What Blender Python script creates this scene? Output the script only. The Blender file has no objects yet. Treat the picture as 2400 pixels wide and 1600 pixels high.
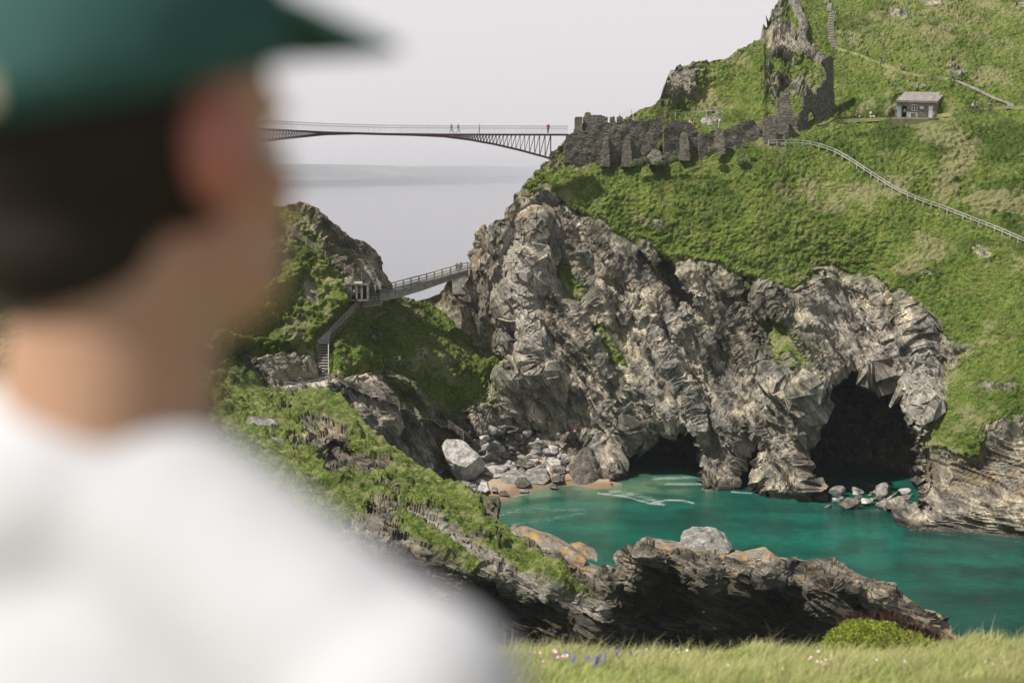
import bpy, bmesh, math, random
import numpy as np
from mathutils import Vector, Matrix
from mathutils.geometry import tessellate_polygon
rnd = random.Random(7)
nrs = np.random.RandomState(11)
scn = bpy.context.scene
COL = scn.collection
R = math.radians
# ------------------------------------------------------------------ camera
CAMZ = 50.0; PITCH = -6.504; F = 3333.33
cam_d = bpy.data.cameras.new("camera"); cam = bpy.data.objects.new("camera", cam_d); COL.objects.link(cam)
cam.location = (0, 0, CAMZ); cam.rotation_euler = (R(90 + PITCH), 0, 0)
cam_d.lens = 50; cam_d.sensor_width = 36; cam_d.clip_start = 0.05; cam_d.clip_end = 40000
cam_d.dof.use_dof = True; cam_d.dof.focus_distance = 232; cam_d.dof.aperture_fstop = 1.75
scn.camera = cam
# ------------------------------------------------------------------ light
SUN = Vector((-0.54, -0.26, 0.80)).normalized()
el = math.asin(SUN.z); az = math.atan2(SUN.x, SUN.y)
sd = bpy.data.lights.new("sun", 'SUN'); sd.energy = 5.0; sd.angle = R(0.53); sd.color = (1.0, 0.93, 0.83)
so = bpy.data.objects.new("sun", sd); COL.objects.link(so)
so.rotation_euler = SUN.to_track_quat('Z', 'Y').to_euler()
w = bpy.data.worlds.new("World"); scn.world = w; w.use_nodes = True
wn = w.node_tree; bg = wn.nodes['Background']
sky = wn.nodes.new('ShaderNodeTexSky'); sky.sky_type = 'NISHITA'; sky.sun_disc = False
sky.sun_elevation = el; sky.sun_rotation = az; sky.air_density = 1.0; sky.dust_density = 5.0; sky.ozone_density = 1.0
hs = wn.nodes.new('ShaderNodeHueSaturation'); hs.inputs['Saturation'].default_value = 0.28; hs.inputs['Value'].default_value = 0.8
wn.links.new(sky.outputs[0], hs.inputs['Color'])
# milky veil of high cloud: bright towards the horizon, thinner overhead
gm = wn.nodes.new('ShaderNodeNewGeometry'); sx_ = wn.nodes.new('ShaderNodeSeparateXYZ'); wn.links.new(gm.outputs['Incoming'], sx_.inputs[0])
mm_ = wn.nodes.new('ShaderNodeMath'); mm_.operation = 'ABSOLUTE'; wn.links.new(sx_.outputs[2], mm_.inputs[0])
rp = wn.nodes.new('ShaderNodeValToRGB'); wn.links.new(mm_.outputs[0], rp.inputs[0]); e_ = rp.color_ramp.elements
e_[0].position = 0.0; e_[0].color = (0.93, 0.885, 0.89, 1); e_[1].position = 1.0; e_[1].color = (0.09, 0.12, 0.18, 1)
q_ = e_.new(0.26); q_.color = (0.91, 0.87, 0.88, 1); q_ = e_.new(0.50); q_.color = (0.20, 0.23, 0.29, 1)
sc_ = wn.nodes.new('ShaderNodeVectorMath'); sc_.operation = 'SCALE'; wn.links.new(rp.outputs[0], sc_.inputs[0]); sc_.inputs['Scale'].default_value = 8.9
mx = wn.nodes.new('ShaderNodeMix'); mx.data_type = 'RGBA'; mx.inputs[0].default_value = 0.8
wn.links.new(hs.outputs[0], mx.inputs[6]); wn.links.new(sc_.outputs[0], mx.inputs[7])
wn.links.new(mx.outputs[2], bg.inputs[0]); bg.inputs[1].default_value = 0.088
scn.view_settings.view_transform = 'Standard'; scn.view_settings.look = 'None'
scn.view_settings.exposure = 0.45; scn.view_settings.gamma = 1.0
scn.cycles.max_bounces = 6; scn.cycles.diffuse_bounces = 3; scn.cycles.glossy_bounces = 2
scn.cycles.transparent_max_bounces = 8; scn.cycles.volume_bounces = 1; scn.cycles.use_denoising = True
# ------------------------------------------------------------------ maths helpers
cp, sp_ = math.cos(R(PITCH)), math.sin(R(PITCH))
def ray(px, py):
    """world direction through photo pixel, scaled so that y = 1"""
    px = np.asarray(px, float); py = np.asarray(py, float)
    xc = (px - 1200) / F; zc = (800 - py) / F
    y = cp - sp_ * zc; z = sp_ + cp * zc
    return xc / y, z / y
def P(px, py, Y):
    rx, rz = ray(px, py)
    return Vector((float(rx) * Y, Y, CAMZ + float(rz) * Y))
def YZ(px, py, z):
    rx, rz = ray(px, py); return (z - CAMZ) / float(rz)
def PZ(px, py, z): return P(px, py, YZ(px, py, z))
def topx(p):
    d = p[1] * cp + (p[2] - CAMZ) * sp_
    return 1200 + F * p[0] / d, 800 - F * (-(p[1]) * sp_ + (p[2] - CAMZ) * cp) / d
_perm = np.random.RandomState(3).permutation(256); _perm = np.concatenate([_perm, _perm, _perm])
_gr = np.random.RandomState(5).normal(size=(256, 3)); _gr /= np.linalg.norm(_gr, axis=1)[:, None]
def perlin(p):
    i = np.floor(p).astype(np.int64); f = p - i; i &= 255
    u = f * f * f * (f * (f * 6 - 15) + 10)
    out = 0
    for dx in (0, 1):
        for dy in (0, 1):
            for dz in (0, 1):
                h = _perm[_perm[_perm[i[:, 0] + dx] + i[:, 1] + dy] + i[:, 2] + dz]
                g = _gr[h]
                d = g[:, 0] * (f[:, 0] - dx) + g[:, 1] * (f[:, 1] - dy) + g[:, 2] * (f[:, 2] - dz)
                wx = u[:, 0] if dx else 1 - u[:, 0]; wy = u[:, 1] if dy else 1 - u[:, 1]; wz = u[:, 2] if dz else 1 - u[:, 2]
                out = out + d * wx * wy * wz
    return out * 1.6
def fbm(p, scale, octs=3, gain=0.5, seed=0.0):
    out = 0; a = 1.0; q = p / scale + seed * 17.31
    for k in range(octs):
        out = out + a * perlin(q); q = q * 2.03 + 11.7; a *= gain
    return out
def ridged(p, scale, octs=3, gain=0.55, seed=0.0):
    out = 0; a = 1.0; q = p / scale + seed * 17.31
    for k in range(octs):
        out = out + a * (1 - 2 * np.abs(perlin(q))); q = q * 2.07 + 7.7; a *= gain
    return out
def cell(p, scale, seed=0):
    """worley: returns F1, F2, random id"""
    q = p / scale + seed * 9.7; i = np.floor(q).astype(np.int64); f = q - i
    F1 = np.full(len(p), 9.0); F2 = np.full(len(p), 9.0); idr = np.zeros(len(p))
    for dx in (-1, 0, 1):
        for dy in (-1, 0, 1):
            for dz in (-1, 0, 1):
                j = (i + (dx, dy, dz)) & 255
                h = _perm[_perm[_perm[j[:, 0]] + j[:, 1]] + j[:, 2]]
                c = (_gr[h] * 0.45 + 0.5) + (dx, dy, dz)
                d = np.sqrt(((c - f) ** 2).sum(1))
                m = d < F1
                F2 = np.where(m, F1, np.minimum(F2, d)); idr = np.where(m, h / 255.0, idr); F1 = np.where(m, d, F1)
    return F1, F2, idr
def facets(p, scale, seed=0, tilt=0.9, step=0.5):
    """broken-rock relief: every cell is a plane tilted its own way"""
    q = p / scale + seed * 9.7; i = np.floor(q).astype(np.int64); f = q - i
    F1 = np.full(len(p), 9.0); out = np.zeros(len(p))
    for dx in (-1, 0, 1):
        for dy in (-1, 0, 1):
            for dz in (-1, 0, 1):
                j = (i + (dx, dy, dz)) & 255
                h = _perm[_perm[_perm[j[:, 0]] + j[:, 1]] + j[:, 2]]
                o = f - (_gr[h] * 0.45 + 0.5) - (dx, dy, dz)
                d = (o * o).sum(1); m = d < F1
                val = (o * _gr[(h * 7 + 3) & 255]).sum(1) * tilt + (h / 255.0 - 0.5) * step
                out = np.where(m, val, out); F1 = np.where(m, d, F1)
    return out * scale
def sstep(a, b, x):
    t = np.clip((x - a) / (b - a), 0, 1); return t * t * (3 - 2 * t)
def poly_sd(px, py, poly):
    """signed distance (px) to polygon, positive inside"""
    d = np.full(px.shape, 1e9); ins = np.zeros(px.shape, bool); n = len(poly)
    for k in range(n):
        ax, ay = poly[k]; bx, by = poly[(k + 1) % n]
        ex, ey = bx - ax, by - ay
        t = np.clip(((px - ax) * ex + (py - ay) * ey) / (ex * ex + ey * ey + 1e-9), 0, 1)
        d = np.minimum(d, np.hypot(px - ax - t * ex, py - ay - t * ey))
        c = ((ay > py) != (by > py)) & (px < ex * (py - ay) / (ey + 1e-12) + ax)
        ins ^= c
    return np.where(ins, d, -d)
def line_d(px, py, pts):
    d = np.full(px.shape, 1e9)
    for (ax, ay), (bx, by) in zip(pts[:-1], pts[1:]):
        ex, ey = bx - ax, by - ay
        t = np.clip(((px - ax) * ex + (py - ay) * ey) / (ex * ex + ey * ey + 1e-9), 0, 1)
        d = np.minimum(d, np.hypot(px - ax - t * ex, py - ay - t * ey))
    return d
class TPS:
    def __init__(s, pts, vals, lam=1e-4):
        s.c = np.array(pts, float) / 1000.0; n = len(s.c)
        K = s.U(np.linalg.norm(s.c[:, None] - s.c[None], axis=2)) + lam * np.eye(n)
        Pm = np.hstack([np.ones((n, 1)), s.c]); A = np.zeros((n + 3, n + 3))
        A[:n, :n] = K; A[:n, n:] = Pm; A[n:, :n] = Pm.T
        s.w = np.linalg.solve(A, np.concatenate([np.array(vals, float), np.zeros(3)]))
    def U(s, r): return np.where(r > 0, r * r * np.log(np.maximum(r, 1e-9)), 0)
    def __call__(s, x, y):
        x = np.asarray(x, float).ravel() / 1000; y = np.asarray(y, float).ravel() / 1000
        out = np.empty(len(x)); n = len(s.c)
        for a in range(0, len(x), 20000):
            q = np.stack([x[a:a + 20000], y[a:a + 20000]], 1)
            r = np.linalg.norm(q[:, None] - s.c[None], axis=2)
            out[a:a + 20000] = s.U(r) @ s.w[:n] + s.w[n] + q @ s.w[n + 1:]
        return out
# ------------------------------------------------------------------ object helpers
def tag(o, label=None, cat=None, group=None, kind=None):
    if label: o["label"] = label
    if cat: o["category"] = cat
    if group: o["group"] = group
    if kind: o["kind"] = kind
    return o
def mesh_np(name, V, Fq, mat=None, parent=None, smooth=True, mats=None, midx=None, attrs=None):
    me = bpy.data.meshes.new(name)
    V = np.asarray(V, float); Fq = np.asarray(Fq, np.int64); k = Fq.shape[1]
    me.vertices.add(len(V)); me.vertices.foreach_set("co", V.ravel())
    me.loops.add(Fq.size); me.loops.foreach_set("vertex_index", Fq.ravel().astype(np.int32))
    me.polygons.add(len(Fq)); me.polygons.foreach_set("loop_start", np.arange(0, Fq.size, k, dtype=np.int32))
    me.polygons.foreach_set("loop_total", np.full(len(Fq), k, np.int32))
    me.polygons.foreach_set("use_smooth", np.full(len(Fq), smooth))
    for m_ in (mats or [mat]): me.materials.append(m_)
    if midx is not None: me.polygons.foreach_set("material_index", np.asarray(midx, np.int32))
    me.update()
    if attrs:
        for kname, arr in attrs.items():
            a = me.attributes.new(kname, 'FLOAT_COLOR', 'POINT'); a.data.foreach_set("color", np.asarray(arr, np.float32).ravel())
    o = bpy.data.objects.new(name, me); COL.objects.link(o)
    if parent: o.parent = parent
    return o
def empty(name, loc=(0, 0, 0), rz=0):
    o = bpy.data.objects.new(name, None); COL.objects.link(o); o.location = loc; o.rotation_euler = (0, 0, rz)
    o.empty_display_size = 0.2
    return o
def copy_tree(o, parent=None):
    c = o.copy(); COL.objects.link(c); c.parent = parent
    for ch in o.children: copy_tree(ch, c)
    return c
class MB:
    """mesh builder: boxes, bars, tubes -> one mesh object"""
    def __init__(s): s.v = []; s.f = []
    def add(s, vs, fs):
        b = len(s.v); s.v += [tuple(v) for v in vs]; s.f += [tuple(b + i for i in f) for f in fs]
    def box(s, c, sz, rz=0.0, mat=None):
        hx, hy, hz = sz[0] / 2, sz[1] / 2, sz[2] / 2
        M = mat or Matrix.Rotation(rz, 4, 'Z'); c = Vector(c)
        vs = [c + M @ Vector((x * hx, y * hy, z * hz)) for x in (-1, 1) for y in (-1, 1) for z in (-1, 1)]
        s.add(vs, [(0, 1, 3, 2), (4, 6, 7, 5), (0, 4, 5, 1), (2, 3, 7, 6), (0, 2, 6, 4), (1, 5, 7, 3)]); return s
    def bar(s, a, b, w, h=None, up=(0, 0, 1)):
        a = Vector(a); b = Vector(b); h = h or w; d = (b - a)
        if d.length < 1e-6: return s
        d.normalize(); u = Vector(up); x = d.cross(u)
        if x.length < 1e-3: x = d.cross(Vector((0, 1, 0)))
        x.normalize(); z = x.cross(d)
        vs = [q + x * (i * w / 2) + z * (j * h / 2) for q in (a, b) for i, j in ((-1, -1), (1, -1), (1, 1), (-1, 1))]
        s.add(vs, [(0, 3, 2, 1), (4, 5, 6, 7), (0, 1, 5, 4), (1, 2, 6, 5), (2, 3, 7, 6), (3, 0, 4, 7)]); return s
    def tube(s, pts, rads, n=6, cap=True):
        pts = [Vector(p) for p in pts]; base = len(s.v)
        if not hasattr(rads, '__len__'): rads = [rads] * len(pts)
        for k, p in enumerate(pts):
            d = (pts[min(k + 1, len(pts) - 1)] - pts[max(k - 1, 0)]).normalized()
            x = d.cross(Vector((0, 0, 1)));
            if x.length < 1e-3: x = Vector((1, 0, 0))
            x.normalize(); y = x.cross(d)
            for i in range(n):
                a = 2 * math.pi * i / n; s.v.append(tuple(p + x * (math.cos(a) * rads[k]) + y * (math.sin(a) * rads[k])))
        for k in range(len(pts) - 1):
            for i in range(n):
                j = (i + 1) % n; s.f.append((base + k * n + i, base + k * n + j, base + (k + 1) * n + j, base + (k + 1) * n + i))
        if cap:
            s.f.append(tuple(base + i for i in range(n))[::-1]); s.f.append(tuple(base + (len(pts) - 1) * n + i for i in range(n)))
        return s
    def build(s, name, mat, parent=None, smooth=False, origin=None):
        me = bpy.data.meshes.new(name)
        vs = s.v
        if origin is not None: vs = [tuple(Vector(v) - Vector(origin)) for v in vs]
        me.from_pydata(vs, [], s.f); me.materials.append(mat)
        if smooth: me.polygons.foreach_set("use_smooth", [True] * len(me.polygons))
        me.update()
        o = bpy.data.objects.new(name, me); COL.objects.link(o)
        if origin is not None and parent is None: o.location = origin
        if parent: o.parent = parent
        return o
# ------------------------------------------------------------------ material helpers
class NT:
    def __init__(s, name):
        s.m = bpy.data.materials.new(name); s.m.use_nodes = True; s.t = s.m.node_tree
        s.b = s.t.nodes['Principled BSDF']; s.out = s.t.nodes['Material Output']
    def n(s, typ, **kw):
        nd = s.t.nodes.new('ShaderNode' + typ)
        for k, v in kw.items(): setattr(nd, k, v)
        return nd
    def l(s, a, b): s.t.links.new(a, b)
    def val(s, nd, key, v):
        if isinstance(v, bpy.types.NodeSocket): s.l(v, nd.inputs[key])
        else: nd.inputs[key].default_value = v
    def obj(s): return s.n('TexCoord').outputs['Object']
    def geo(s): return s.n('NewGeometry').outputs['Position']
    def mapping(s, vec, scale=(1, 1, 1), rot=(0, 0, 0), loc=(0, 0, 0)):
        m = s.n('Mapping'); s.l(vec, m.inputs[0]); m.inputs['Scale'].default_value = scale; m.inputs['Rotation'].default_value = rot; m.inputs['Location'].default_value = loc
        return m.outputs[0]
    def tmap(s, vec, scale, rot):
        m = s.n('Mapping', vector_type='TEXTURE'); s.l(vec, m.inputs[0]); m.inputs['Scale'].default_value = scale; m.inputs['Rotation'].default_value = rot
        return m.outputs[0]
    def noise(s, vec, scale, det=3, rough=0.55, dist=0.0):
        n_ = s.n('TexNoise'); s.l(vec, n_.inputs['Vector']); n_.inputs['Scale'].default_value = scale; n_.inputs['Detail'].default_value = det
        n_.inputs['Roughness'].default_value = rough; n_.inputs['Distortion'].default_value = dist
        return n_.outputs['Fac']
    def voro(s, vec, scale, feat='F1', out='Distance'):
        n_ = s.n('TexVoronoi', feature=feat); s.l(vec, n_.inputs['Vector']); n_.inputs['Scale'].default_value = scale
        return n_.outputs[out]
    def ramp(s, fac, stops, interp='LINEAR'):
        r = s.n('ValToRGB'); s.l(fac, r.inputs[0]); e = r.color_ramp.elements; r.color_ramp.interpolation = interp
        while len(e) > 1: e.remove(e[0])
        e[0].position = stops[0][0]; c = stops[0][1]; e[0].color = (*c, 1) if hasattr(c, '__len__') else (c, c, c, 1)
        for p_, c in stops[1:]:
            q = e.new(p_); q.color = (*c, 1) if hasattr(c, '__len__') else (c, c, c, 1)
        return r.outputs[0]
    def mix(s, f, a, b, mode='MIX'):
        m = s.n('Mix', data_type='RGBA', blend_type=mode); s.val(m, 0, f)
        for k, v in ((6, a), (7, b)):
            if isinstance(v, bpy.types.NodeSocket): s.l(v, m.inputs[k])
            else: m.inputs[k].default_value = (*v, 1) if len(v) == 3 else v
        return m.outputs[2]
    def math(s, op, a, b=0.0, c=None, clamp=False):
        m = s.n('Math', operation=op, use_clamp=clamp); s.val(m, 0, a); s.val(m, 1, b)
        if c is not None: s.val(m, 2, c)
        return m.outputs[0]
    def attr(s, name):
        a = s.n('Attribute'); a.attribute_name = name; sp = s.n('SeparateColor'); s.l(a.outputs['Color'], sp.inputs[0])
        return sp.outputs[0], sp.outputs[1], sp.outputs[2]
    def bump(s, h, strength=0.5, dist=0.1):
        b = s.n('Bump'); b.inputs['Strength'].default_value = strength; b.inputs['Distance'].default_value = dist; s.l(h, b.inputs['Height'])
        s.l(b.outputs[0], s.b.inputs['Normal']); return b
    def fin(s, col=None, rough=0.9, spec=0.2):
        if col is not None: s.val(s.b, 'Base Color', col if isinstance(col, bpy.types.NodeSocket) else (*col, 1))
        s.val(s.b, 'Roughness', rough); s.b.inputs['Specular IOR Level'].default_value = spec
        return s.m
def plain(name, col, rough=0.85, var=0.25, scale=20.0, spec=0.2, metal=0.0):
    t = NT(name); n_ = t.noise(t.obj(), scale, 3)
    c = t.mix(t.ramp(n_, [(0.3, 0.0), (0.7, 1.0)]), tuple(x * (1 - var) for x in col), tuple(min(1, x * (1 + var)) for x in col))
    t.b.inputs['Metallic'].default_value = metal
    return t.fin(c, rough, spec)
# ================================================================== materials of the land
def grass_cols(t, v, rock_like=False):
    a = t.ramp(t.noise(v, 0.16, 4, 0.6), [(0.36, (0.060, 0.110, 0.016)), (0.47, (0.130, 0.195, 0.032)), (0.56, (0.185, 0.245, 0.048)), (0.66, (0.255, 0.285, 0.085))])
    b = t.ramp(t.noise(v, 1.5, 4, 0.65), [(0.33, (0.022, 0.036, 0.010)), (0.46, (0.105, 0.160, 0.028)), (0.56, (0.170, 0.230, 0.044)), (0.70, (0.320, 0.310, 0.150))])
    c = t.mix(0.55, a, b)
    br = t.ramp(t.noise(v, 0.6, 6, 0.75, 0.5), [(0.53, 0.0), (0.64, 0.8)])
    c = t.mix(br, c, (0.165, 0.135, 0.062))
    fine = t.ramp(t.noise(v, 7.0, 3, 0.7), [(0.32, 0.25), (0.5, 0.86), (0.7, 1.6)])
    return t.mix(1.0, c, fine, 'MULTIPLY')
def land_mat(name, strata_rot=(0, R(-32), 0), strata_sc=(0.9, 1.2, 4.5), dark=1.0, lichen=0.0):
    t = NT(name); v = t.geo()
    g, s, wet_shade = t.attr('mask'); och, lite, mo = t.attr('tone')
    gc = grass_cols(t, v)
    gc = t.mix(och, gc, t.mix(1.0, gc, (0.42, 0.52, 0.40), 'MULTIPLY')); gc = t.mix(t.math('MULTIPLY', lite, 0.75), gc, t.mix(t.noise(v, 3.0, 4, .7), (0.20, 0.19, 0.085), (0.42, 0.39, 0.22)))
    sv = t.tmap(v, strata_sc, strata_rot)
    n1 = t.noise(sv, 0.55, 6, 0.65, 0.3); n2 = t.noise(sv, 2.6, 6, 0.7); n3 = t.noise(v, 0.22, 4, 0.6)
    rk = t.ramp(n1, [(0.34, tuple(x * dark for x in (0.070, 0.070, 0.068))), (0.48, tuple(x * dark for x in (0.195, 0.188, 0.170))), (0.60, tuple(x * dark for x in (0.33, 0.312, 0.275))), (0.74, tuple(x * dark for x in (0.56, 0.53, 0.48)))])
    rk2 = t.ramp(n2, [(0.32, 0.35), (0.5, 0.95), (0.72, 1.75)])
    rk = t.mix(0.85, rk, rk2, 'MULTIPLY')
    big = t.ramp(n3, [(0.36, (0.58, 0.62, 0.62)), (0.5, (1.12, 1.08, 1.0)), (0.62, (1.85, 1.70, 1.46))]); rk = t.mix(0.85, rk, big, 'MULTIPLY')
    ocm = t.math('MULTIPLY', t.ramp(t.noise(v, 0.5, 5, 0.7), [(0.45, 0.0), (0.62, 1.0)]), och)
    rk = t.mix(t.math('MULTIPLY', ocm, 0.7), rk, (0.21, 0.145, 0.065))
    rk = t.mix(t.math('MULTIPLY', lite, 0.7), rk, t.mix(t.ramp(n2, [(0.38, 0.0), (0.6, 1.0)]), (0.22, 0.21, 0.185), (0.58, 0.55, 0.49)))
    crack = t.ramp(t.voro(t.mapping(sv, (1, 1, 1)), 1.1, 'DISTANCE_TO_EDGE'), [(0.0, 0.35), (0.05, 1.0)])
    rk = t.mix(0.7, rk, crack, 'MULTIPLY')
    mm = t.math('MULTIPLY', t.ramp(t.noise(v, 1.2, 4, 0.7), [(0.42, 0.0), (0.56, 1.0)]), mo)
    rk = t.mix(mm, rk, t.mix(t.noise(v, 5.0), (0.05, 0.075, 0.016), (0.12, 0.15, 0.035)))
    if lichen:
        lm = t.ramp(t.noise(v, 0.9, 5, 0.75), [(0.58, 0.0), (0.64, lichen)])
        rk = t.mix(lm, rk, (0.50, 0.27, 0.035))
    rk = t.mix(t.math('MULTIPLY', wet_shade, 0.8), rk, (0.020, 0.019, 0.017))  # wet rock, plus shade painted into caves, flank and ridge face
    sand = t.mix(t.noise(v, 0.6, 4), (0.33, 0.25, 0.17), (0.45, 0.36, 0.26))
    sand = t.mix(t.math('MULTIPLY', wet_shade, 0.75), sand, (0.19, 0.125, 0.07))
    c = t.mix(s, rk, sand); c = t.mix(g, c, gc)
    hb = t.math('ADD', t.math('MULTIPLY', n2, 1.0), t.math('MULTIPLY', t.noise(v, 6.0, 5, 0.7), 0.5))
    hb = t.math('ADD', hb, t.math('MULTIPLY', crack, 0.15))
    gh = t.math('MULTIPLY_ADD', t.noise(v, 1.9, 5, 0.75), 2.0, t.math('MULTIPLY', t.voro(t.mapping(v, (1, 1, 1.3)), 1.5), -0.9))
    hb = t.mix(g, t.math('MULTIPLY', hb, 0.7), gh)
    t.bump(hb, 1.0, 0.34)
    return t.fin(c, 0.92, 0.12)
M = {}
M['land'] = land_mat('cliff_and_turf')
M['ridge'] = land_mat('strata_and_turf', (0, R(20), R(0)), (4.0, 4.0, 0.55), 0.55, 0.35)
# ================================================================== sheets of land
def grid_faces(nr, nc):
    i = np.arange(nr - 1)[:, None] * nc + np.arange(nc - 1)[None]
    return np.stack([i, i + 1, i + nc + 1, i + nc], -1).reshape(-1, 4)[:, ::-1]
def normals(V):
    du = np.gradient(V, axis=1); dv = np.gradient(V, axis=0)
    n = np.cross(dv, du); n /= np.linalg.norm(n, axis=2)[..., None] + 1e-9
    return n
def base_sheet(pxs, top, bot, nrow, ctrl, lam=2e-5):
    tp = np.interp(pxs, [a for a, _ in top], [b for _, b in top]); bt = np.interp(pxs, [a for a, _ in bot], [b for _, b in bot])
    t = np.linspace(0, 1, nrow)[:, None]
    PY = tp[None] * (1 - t) + bt[None] * t; PX = np.repeat(pxs[None], nrow, 0)
    cs = []; vals = []
    for c in ctrl:
        Y = YZ(c[0], c[1], c[3]) if c[2] == 'z' else c[3]
        cs.append((c[0], c[1])); vals.append(250.0 / Y)
    f = TPS(cs, vals, lam)
    gx = np.arange(pxs[0] - 6, pxs[-1] + 8, 6.0); gy = np.arange(tp.min() - 6, bt.max() + 8, 6.0)
    A = f(*[q.ravel() for q in np.meshgrid(gx, gy)]).reshape(len(gy), len(gx))
    fx = (PX - gx[0]) / 6.0; fy = (PY - gy[0]) / 6.0; ix = np.clip(fx.astype(int), 0, len(gx) - 2); iy = np.clip(fy.astype(int), 0, len(gy) - 2); fx = fx - ix; fy = fy - iy
    G = (A[iy, ix] * (1 - fx) + A[iy, ix + 1] * fx) * (1 - fy) + (A[iy + 1, ix] * (1 - fx) + A[iy + 1, ix + 1] * fx) * fy
    Y = 250.0 / G
    return PX, PY, Y
def to_world(PX, PY, Y):
    rx, rz = ray(PX, PY)
    return np.stack([rx * Y, Y, CAMZ + rz * Y], -1)
def add_back(V, offs, dmax=None):
    """rows behind the skyline: away from the viewer and downwards, so the land has its far side"""
    topr = V[0]; rows = []
    for d, dz in offs[::-1]:
        r = topr.copy(); r[:, 1] += d; r[:, 2] = np.maximum(r[:, 2] - dz, -4); rows.append(r)
    return np.concatenate([np.stack(rows), V], 0), len(rows)
y_, z_ = 'y', 'z'
TOP = [(-400, 640), (0, 630), (260, 590), (330, 510), (385, 400), (415, 350), (450, 338), (485, 385), (530, 440), (590, 474), (640, 484), (690, 488), (735, 504), (745, 518), (785, 550), (825, 574), (848, 606), (872, 642), (888, 672), (902, 688), (930, 692), (975, 706), (1000, 700), (1035, 676), (1062, 655), (1100, 632), (1128, 600), (1138, 550), (1165, 525), (1200, 490), (1216, 452), (1250, 408), (1285, 380), (1310, 346), (1330, 325), (1400, 318), (1440, 296), (1480, 270), (1530, 252), (1545, 238), (1554, 208), (1568, 178), (1600, 156), (1640, 149), (1700, 141), (1720, 126), (1745, 114), (1792, 86), (1800, 56), (1815, 24), (1830, -8), (1850, -70), (1950, -100), (2100, -120), (2700, -120)]
BOT = [(-400, 1120), (700, 1120), (900, 1220), (1500, 1240), (2100, 1290), (2700, 1340)]
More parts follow.
